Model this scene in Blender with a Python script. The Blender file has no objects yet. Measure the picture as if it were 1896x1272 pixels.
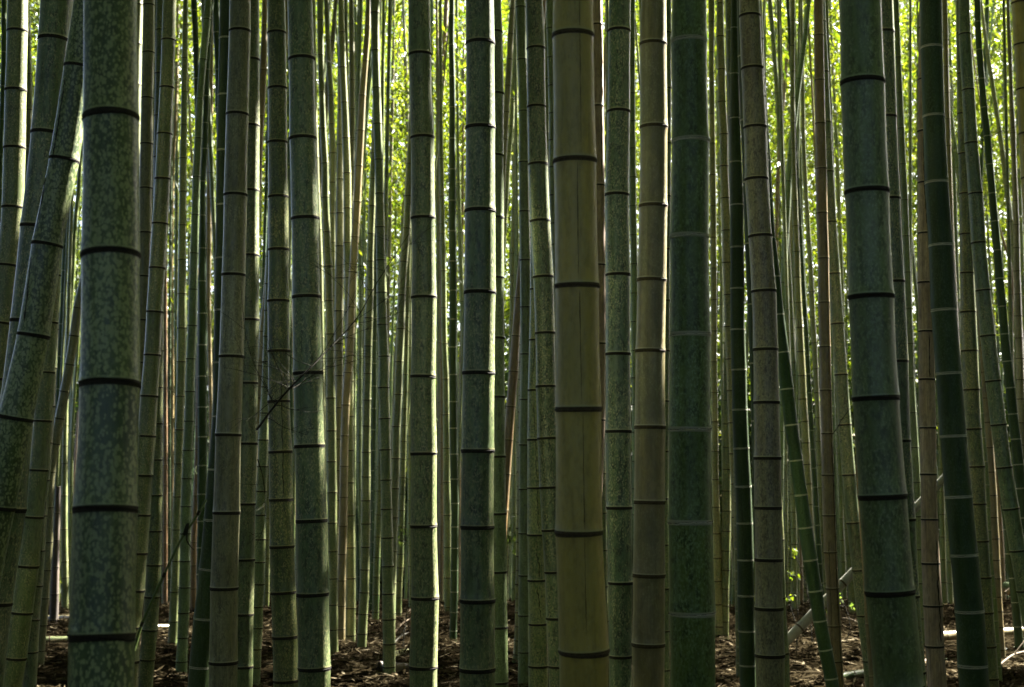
import bpy, math, random
import numpy as np

# ------------------------------------------------------------------ camera, sky, sun, exposure
scene = bpy.context.scene
COL = scene.collection
F = 2423.0                      # focal length in pixels of the 1896 px wide photograph
HORIZON = 870.0
PITCH = math.atan((HORIZON - 636.0) / F)
EYE = np.array([0.0, 0.0, 2.0])
cam_data = bpy.data.cameras.new('camera')
cam = bpy.data.objects.new('camera', cam_data)
COL.objects.link(cam)
cam.location = EYE
cam.rotation_euler = (math.pi / 2 + PITCH, 0, 0)
cam_data.sensor_width = 36.0
cam_data.lens = F * 36.0 / 1896.0
cam_data.clip_start = 0.05
cam_data.clip_end = 1000.0
cam_data.dof.use_dof = True
cam_data.dof.focus_distance = 6.0
cam_data.dof.aperture_fstop = 5.0
scene.camera = cam

SUN_EL, SUN_AZ = math.radians(43), math.radians(47)     # azimuth to the right of the view direction
SUN_DIR = np.array([math.sin(SUN_AZ) * math.cos(SUN_EL), math.cos(SUN_AZ) * math.cos(SUN_EL), math.sin(SUN_EL)])
world = bpy.data.worlds.new('World')
scene.world = world
world.use_nodes = True
wn = world.node_tree
sky = wn.nodes.new('ShaderNodeTexSky')
sky.sky_type = 'NISHITA'
sky.sun_disc = False
sky.sun_elevation = SUN_EL
sky.sun_rotation = SUN_AZ
sky.air_density = 0.6
sky.dust_density = 4.0
sky.ozone_density = 1.0
wn.links.new(sky.outputs[0], wn.nodes['Background'].inputs[0])
wn.nodes['Background'].inputs[1].default_value = 0.05
sun_data = bpy.data.lights.new('sun', 'SUN')
sun_data.energy = 5.0
sun_data.angle = math.radians(0.5)
sun_data.color = (1.0, 0.96, 0.90)
sun = bpy.data.objects.new('sun', sun_data)
COL.objects.link(sun)
from mathutils import Vector
sun.rotation_euler = Vector(SUN_DIR).to_track_quat('Z', 'Y').to_euler()
sun.location = (12, 14, 24)

scene.view_settings.view_transform = 'Standard'
scene.view_settings.look = 'None'
scene.view_settings.exposure = 4.35
scene.view_settings.gamma = 1.0
scene.cycles.use_denoising = True
scene.cycles.max_bounces = 8
scene.cycles.diffuse_bounces = 5
scene.cycles.glossy_bounces = 3
scene.cycles.transmission_bounces = 6
scene.cycles.sample_clamp_indirect = 4.0

rng = np.random.default_rng(7)
random.seed(7)

# ------------------------------------------------------------------ helpers
def ray(x, y):
    dx, dy = (x - 948.0) / F, (636.0 - y) / F
    c, s = math.cos(PITCH), math.sin(PITCH)
    return np.array([dx, c - s * dy, s + c * dy])

def at(x, y, Y, k=0.0):
    """the point seen at photo pixel (x, y) on the plane Y metres away (leaning away by k); second value: view depth"""
    d = ray(x, y)
    t = Y / (d[1] - k * d[2])
    return EYE + d * t, t

def ground_z(x, y):
    n = 0.05 * np.sin(0.9 * x + 0.7 * y) + 0.04 * np.sin(1.7 * x - 1.3 * y + 2) + 0.025 * np.sin(3.9 * x + 3.1 * y)
    far = np.maximum(0, y - 19.0)
    return n - np.minimum(0.09 * far, 2.6)

def ground_hit(x, y):
    d = ray(x, y)
    t = 4.0
    for _ in range(4000):
        p = EYE + d * t
        if p[2] <= ground_z(p[0], p[1]): break
        t += 0.02
    return p

def pchip(xs, ys, xq):
    xs = np.asarray(xs, float); ys = np.asarray(ys, float)
    if len(xs) == 2: return np.interp(xq, xs, ys)
    h = np.diff(xs); dl = np.diff(ys) / h
    m = np.zeros(len(xs)); m[0], m[-1] = dl[0], dl[-1]
    for i in range(1, len(xs) - 1):
        m[i] = (dl[i - 1] * h[i] + dl[i] * h[i - 1]) / (h[i] + h[i - 1])
    q = np.clip(xq, xs[0], xs[-1])
    i = np.clip(np.searchsorted(xs, q) - 1, 0, len(xs) - 2)
    t = (q - xs[i]) / h[i]
    return ((2*t**3 - 3*t**2 + 1) * ys[i] + (t**3 - 2*t**2 + t) * h[i] * m[i]
            + (-2*t**3 + 3*t**2) * ys[i + 1] + (t**3 - t**2) * h[i] * m[i + 1])

def mesh_np(name, verts, quads, mats, mat_idx=None, smooth=True, attrs=None):
    me = bpy.data.meshes.new(name)
    n, q = len(verts), len(quads)
    me.vertices.add(n); me.vertices.foreach_set('co', np.asarray(verts, np.float32).ravel())
    me.loops.add(4 * q); me.loops.foreach_set('vertex_index', np.asarray(quads, np.int32).ravel())
    me.polygons.add(q)
    me.polygons.foreach_set('loop_start', np.arange(0, 4 * q, 4, dtype=np.int32))
    me.polygons.foreach_set('loop_total', np.full(q, 4, np.int32))
    for m in mats: me.materials.append(m)
    if mat_idx is not None: me.polygons.foreach_set('material_index', np.asarray(mat_idx, np.int32))
    me.polygons.foreach_set('use_smooth', np.full(q, smooth, bool))
    for an, av in (attrs or {}).items():
        a = me.attributes.new(an, 'FLOAT', 'POINT'); a.data.foreach_set('value', np.asarray(av, np.float32))
    me.update(calc_edges=True)
    return me

def link(name, me, parent=None, loc=None):
    o = bpy.data.objects.new(name, me)
    COL.objects.link(o)
    if parent: o.parent = parent
    if loc is not None: o.location = loc
    return o

def tag(o, label=None, cat=None, group=None, kind=None):
    if label: o['label'] = label
    if cat: o['category'] = cat
    if group: o['group'] = group
    if kind: o['kind'] = kind
    return o

def tube_rings(centers, radii, seg, jitter=None):
    """rings perpendicular to the path; seam on the far side"""
    c = np.asarray(centers, float)
    T = np.gradient(c, axis=0)
    T /= np.linalg.norm(T, axis=1)[:, None]
    ref = np.array([1.0, 0, 0])
    if abs(T[len(T) // 2][0]) > 0.9: ref = np.array([0, 0, 1.0])
    N1 = ref - (T @ ref)[:, None] * T
    N1 /= np.linalg.norm(N1, axis=1)[:, None]
    N2 = np.cross(T, N1)
    a = np.linspace(0, 2 * math.pi, seg, endpoint=False) + math.pi / 2
    r = np.asarray(radii, float)[:, None] * np.ones((1, seg))
    if jitter is not None: r = r * (1 + jitter)
    v = c[:, None, :] + r[:, :, None] * (np.cos(a)[None, :, None] * N1[:, None, :] + np.sin(a)[None, :, None] * N2[:, None, :])
    return v.reshape(-1, 3)

def tube_quads(n, seg):
    i = np.arange(n - 1)[:, None]; j = np.arange(seg)[None, :]
    a = i * seg + j; b = i * seg + (j + 1) % seg
    return np.stack([a, b, b + seg, a + seg], -1).reshape(-1, 4)

# ------------------------------------------------------------------ materials
def newmat(name):
    m = bpy.data.materials.new(name); m.use_nodes = True
    return m, m.node_tree, m.node_tree.nodes, m.node_tree.links, m.node_tree.nodes['Principled BSDF']

class NT:
    def __init__(self, nt): self.nt, self.n, self.l = nt, nt.nodes, nt.links
    def put(self, sock, v):
        if hasattr(v, 'is_output'): self.l.new(v, sock)
        else: sock.default_value = v
    def math(self, op, a, b=0.0, c=None, clamp=False):
        m = self.n.new('ShaderNodeMath'); m.operation = op; m.use_clamp = clamp
        self.put(m.inputs[0], a); self.put(m.inputs[1], b)
        if c is not None: self.put(m.inputs[2], c)
        return m.outputs[0]
    def mix(self, f, a, b, blend='MIX'):
        m = self.n.new('ShaderNodeMix'); m.data_type = 'RGBA'; m.blend_type = blend
        self.put(m.inputs[0], f)
        for s, v in ((m.inputs[6], a), (m.inputs[7], b)):
            self.put(s, v if hasattr(v, 'is_output') else (*v, 1.0))
        return m.outputs[2]
    def noise(self, vec, scale, detail=2.0, rough=0.5, dist=0.0):
        t = self.n.new('ShaderNodeTexNoise')
        self.l.new(vec, t.inputs['Vector'])
        t.inputs['Scale'].default_value = scale; t.inputs['Detail'].default_value = detail
        t.inputs['Roughness'].default_value = rough; t.inputs['Distortion'].default_value = dist
        return t.outputs['Fac']
    def step(self, v, lo, hi):
        m = self.n.new('ShaderNodeMapRange'); m.interpolation_type = 'SMOOTHSTEP'
        self.put(m.inputs['Value'], v)
        m.inputs['From Min'].default_value = lo; m.inputs['From Max'].default_value = hi
        return m.outputs['Result']
    def scale(self, vec, s):
        m = self.n.new('ShaderNodeVectorMath'); m.operation = 'MULTIPLY'
        self.l.new(vec, m.inputs[0]); m.inputs[1].default_value = s
        return m.outputs[0]

def culm_mat(name, a, b, pale, speck=0.4, blotch=0.0, soot=0.3, streak=0.1, rough=0.34, wax=0.0, dots=0.0, patch=0.0, bloom=.22, stain=.45, spec=.5):
    m, nt, nodes, links, P = newmat(name)
    N = NT(nt)
    glint_k = .62 if not wax else .05
    tc = nodes.new('ShaderNodeTexCoord'); oi = nodes.new('ShaderNodeObjectInfo')
    add = nodes.new('ShaderNodeVectorMath'); add.operation = 'ADD'
    comb = nodes.new('ShaderNodeCombineXYZ')
    r40 = N.math('MULTIPLY', oi.outputs['Random'], 40.0)
    for i in range(3): links.new(r40, comb.inputs[i])
    links.new(tc.outputs['Object'], add.inputs[0]); links.new(comb.outputs[0], add.inputs[1])
    v = add.outputs[0]
    tat = nodes.new('ShaderNodeAttribute'); tat.attribute_name = 'seg_t'; t = tat.outputs['Fac']
    rat = nodes.new('ShaderNodeAttribute'); rat.attribute_name = 'seg_r'; sr = rat.outputs['Fac']
    low = N.noise(N.scale(v, (1, 1, .45)), 7.0, 3)
    mid = N.noise(N.scale(v, (1, 1, .5)), 28.0, 3)
    col = N.mix(N.step(low, .35, .65), a, b)
    # grey powdery bloom in long uneven fields, and stained runs
    bl = N.step(N.noise(N.scale(v, (1, 1, .22)), 11.0, 4, .6, .4), .45, .72)
    col = N.mix(N.math('MULTIPLY', bl, bloom), col, tuple(.55 * c + .45 * sum(pale) / 3 for c in pale))
    run = N.step(N.noise(N.scale(v, (1, 1, .07)), 34.0, 4, .6), .52, .70)
    col = N.mix(N.math('MULTIPLY', run, stain), col, tuple(c * .38 for c in a))
    # soot and moss: dark soft mottling
    mot = N.step(N.noise(N.scale(v, (1, 1, .35)), 75.0, 5, .66), .44, .60)
    somask = N.math('MULTIPLY', mot, N.math('MULTIPLY', N.step(mid, .2, .62), soot))
    col = N.mix(somask, col, tuple(c * .3 for c in a))
    # fine lichen grains
    g = N.noise(N.scale(v, (1, 1, .6)), 150.0, 4, .65)
    gm = N.math('MULTIPLY', N.step(g, .51, .60), N.step(N.math('ADD', low, N.math('MULTIPLY', mid, .6)), .55, .92))
    col = N.mix(N.math('MULTIPLY', gm, speck), col, pale)
    if dots:
        vo = nodes.new('ShaderNodeTexVoronoi'); links.new(v, vo.inputs['Vector']); vo.inputs['Scale'].default_value = 70
        d = N.math('SUBTRACT', 1.0, N.step(vo.outputs['Distance'], .10, .22))
        col = N.mix(N.math('MULTIPLY', d, dots), col, pale)
    if blotch:
        dn = nodes.new('ShaderNodeTexNoise'); links.new(v, dn.inputs['Vector']); dn.inputs['Scale'].default_value = 60
        dv = nodes.new('ShaderNodeVectorMath'); dv.operation = 'MULTIPLY_ADD'
        links.new(dn.outputs['Color'], dv.inputs[0]); dv.inputs[1].default_value = (.008, .008, .008)
        links.new(N.scale(v, (1, 1, .62)), dv.inputs[2])
        tot = None
        for sc, th in ((150, .38), (92, .37)):
            vo = nodes.new('ShaderNodeTexVoronoi'); links.new(dv.outputs[0], vo.inputs['Vector']); vo.inputs['Scale'].default_value = sc
            sep = nodes.new('ShaderNodeSeparateColor'); links.new(vo.outputs['Color'], sep.inputs[0])
            on = N.math('GREATER_THAN', N.math('ADD', sep.outputs[0], N.math('ADD', N.math('MULTIPLY', mid, .45), N.math('MULTIPLY', low, 1.1))), 1.13)
            d = N.math('MULTIPLY', N.math('SUBTRACT', 1.0, N.step(vo.outputs['Distance'], th, th + .15)), on)
            tot = d if tot is None else N.math('MAXIMUM', tot, d)
        tot = N.math('MULTIPLY', tot, N.math('ADD', .65, N.math('MULTIPLY', g, .6)))
        col = N.mix(N.math('MULTIPLY', tot, blotch, clamp=True), col, pale)
    if patch:
        pm = N.step(N.noise(N.scale(v, (1, 1, .5)), 17.0, 4, .55, .6), .52, .58)
        col = N.mix(N.math('MULTIPLY', pm, patch), col, tuple(c * .55 for c in b))
    # fibres
    st = N.noise(N.scale(v, (1, 1, .012)), 420.0, 3, .6)
    st2 = N.noise(N.scale(v, (1, 1, .03)), 90.0, 3, .6)
    fac = N.math('ADD', N.math('MULTIPLY', N.step(st, .4, .7), .5), N.math('MULTIPLY', N.step(st2, .45, .7), .5))
    col = N.mix(N.math('MULTIPLY', fac, streak), col, tuple(c * .22 for c in a))
    # wax under each node, each internode its own tone
    wx = N.math('MULTIPLY', N.step(t, .86, 1.0), N.math('MULTIPLY', N.step(mid, .25, .7), wax))
    col = N.mix(wx, col, pale)
    if not wax:      # sooty film under the node
        col = N.mix(N.math('MULTIPLY', N.step(t, .90, 1.0), N.math('MULTIPLY', N.step(mid, .3, .7), .45)), col, tuple(c * .4 for c in a))
    lip_glint = N.math('SUBTRACT', 1.0, N.step(t, .012, .05))  # ridge highlight above each node, painted into the colour
    col = N.mix(N.math('MULTIPLY', lip_glint, glint_k), col, pale)
    hs = nodes.new('ShaderNodeHueSaturation'); links.new(col, hs.inputs['Color'])
    links.new(N.math('ADD', .78, N.math('ADD', N.math('MULTIPLY', sr, .24), N.math('MULTIPLY', oi.outputs['Random'], .18))), hs.inputs['Value'])
    links.new(N.math('ADD', .485, N.math('MULTIPLY', oi.outputs['Random'], .03)), hs.inputs['Hue'])
    links.new(hs.outputs[0], P.inputs['Base Color'])
    links.new(N.math('ADD', rough, N.math('MULTIPLY', gm, .2)), P.inputs['Roughness'])
    P.inputs['Specular IOR Level'].default_value = spec
    bp = nodes.new('ShaderNodeBump'); bp.inputs['Strength'].default_value = .25; bp.inputs['Distance'].default_value = .002
    links.new(N.math('ADD', N.math('MULTIPLY', g, .5), N.math('MULTIPLY', st, streak)), bp.inputs['Height'])
    links.new(bp.outputs[0], P.inputs['Normal'])
    return m

K = {
 'blue': culm_mat('bluish_culm', (0.086, 0.124, 0.049), (0.119, 0.158, 0.063), (0.331, 0.310, 0.148), speck=0.94, soot=0.95, dots=.25),
 'blot': culm_mat('blotched_culm', (0.042, 0.076, 0.020), (0.064, 0.099, 0.026), (0.256, 0.298, 0.128), speck=.35, blotch=.85, soot=.5, bloom=.08),
 'sage': culm_mat('sage_culm', (0.104, 0.136, 0.043), (0.135, 0.168, 0.055), (0.369, 0.330, 0.150), speck=0.75, soot=0.59),
 'grn':  culm_mat('grey_green_culm', (0.086, 0.122, 0.043), (0.116, 0.146, 0.053), (0.308, 0.280, 0.131), speck=0.69, soot=0.85),
 'moss': culm_mat('mossy_culm', (0.048, 0.084, 0.022), (0.084, 0.113, 0.031), (0.270, 0.260, 0.087), speck=0.88, soot=0.78, dots=.3),
 'lich': culm_mat('lichened_culm', (0.105, 0.144, 0.041), (0.167, 0.196, 0.060), (0.369, 0.330, 0.125), speck=0.75, blotch=.5, soot=0.78, streak=.25),
 'olive':culm_mat('olive_culm', (0.328, 0.246, 0.056), (0.395, 0.277, 0.065), (0.355, 0.309, 0.139), speck=0.31, soot=0.29, streak=.10, patch=.10, rough=.4),
 'tan':  culm_mat('tan_culm', (0.206, 0.161, 0.063), (0.176, 0.151, 0.060), (0.385, 0.338, 0.194), speck=0.31, soot=0.26, streak=.28, patch=.35),
 'brn':  culm_mat('grey_brown_culm', (0.144, 0.133, 0.059), (0.164, 0.154, 0.073), (0.300, 0.280, 0.164), speck=0.56, soot=0.65, streak=.45),
 'rust': culm_mat('brown_mottled_culm', (0.105, 0.082, 0.040), (0.140, 0.115, 0.058), (0.300, 0.280, 0.140), speck=0.44, blotch=.22, soot=0.78, streak=.3),
 'pale': culm_mat('weathered_pale_culm', (0.173, 0.166, 0.119), (0.216, 0.209, 0.154), (.40, .39, .32), speck=.3, soot=.3, streak=.35, rough=.5),
 'dead': culm_mat('fibrous_dead_culm', (0.222, 0.144, 0.077), (0.312, 0.218, 0.121), (0.380, 0.310, 0.200), speck=0.12, soot=0.45, streak=.85, wax=0, rough=.6),
 'char': culm_mat('blackened_dead_culm', (0.045, 0.030, 0.020), (0.085, 0.055, 0.032), (0.200, 0.150, 0.100), speck=0.12, soot=0.78, streak=.8, wax=0, rough=.7),
 'amb':  culm_mat('amber_culm', (0.151, 0.094, 0.034), (0.180, 0.119, 0.046), (0.345, 0.300, 0.155), speck=0.25, soot=0.45, streak=.3, patch=.3),
 'dark': culm_mat('dark_green_culm', (0.022, 0.044, 0.011), (0.031, 0.057, 0.016), (.10, .13, .07), speck=.35, soot=0.26, streak=.15, wax=.06, rough=.46, bloom=.20, spec=.2),
 'deep': culm_mat('deep_green_culm', (0.062, 0.090, 0.016), (0.084, 0.110, 0.022), (0.155, 0.209, 0.089), speck=.85, soot=0.85, wax=.15, blotch=.22, spec=.3),
 'teal': culm_mat('teal_culm', (0.087, 0.125, 0.035), (0.105, 0.146, 0.045), (0.240, 0.289, 0.148), speck=0.62, soot=0.72, dots=.3),
 'lime': culm_mat('yellow_green_culm', (0.085, 0.123, 0.025), (0.104, 0.144, 0.031), (0.356, 0.330, 0.124), speck=0.38, soot=0.39),
}

def simple_mat(name, c, rough=.7, var=.3, sc=150):
    m, nt, nodes, links, P = newmat(name)
    N = NT(nt)
    tc = nodes.new('ShaderNodeTexCoord')
    n = N.noise(tc.outputs['Object'], sc, 3)
    links.new(N.mix(n, tuple(x * (1 - var) for x in c), tuple(x * (1 + var) for x in c)), P.inputs['Base Color'])
    P.inputs['Roughness'].default_value = rough; P.inputs['Specular IOR Level'].default_value = .15
    return m
M_RING = simple_mat('node_scar_dark', (.020, .016, .011), .8, .9, 110)
M_RINGB = simple_mat('node_scar_brown', (.055, .040, .020), .7, .8, 110)
M_WHITE = simple_mat('node_wax_white', (.38, .37, .27), .8, .35, 300)
M_WHITE2 = simple_mat('node_wax_dull', (.26, .26, .18), .8, .35, 300)
M_CRACK = simple_mat('crack_black', (.012, .010, .007), .9)
M_TWIG = simple_mat('twig_bark', (.022, .020, .011), .9, .4, 80)
M_STICK = simple_mat('dead_stick_bark', (.11, .08, .045), .8, .4, 60)
M_SHOOT = simple_mat('green_shoot', (.075, .105, .028), .5, .25, 60)
WHITE_RING = {'dark', 'deep'}

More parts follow.
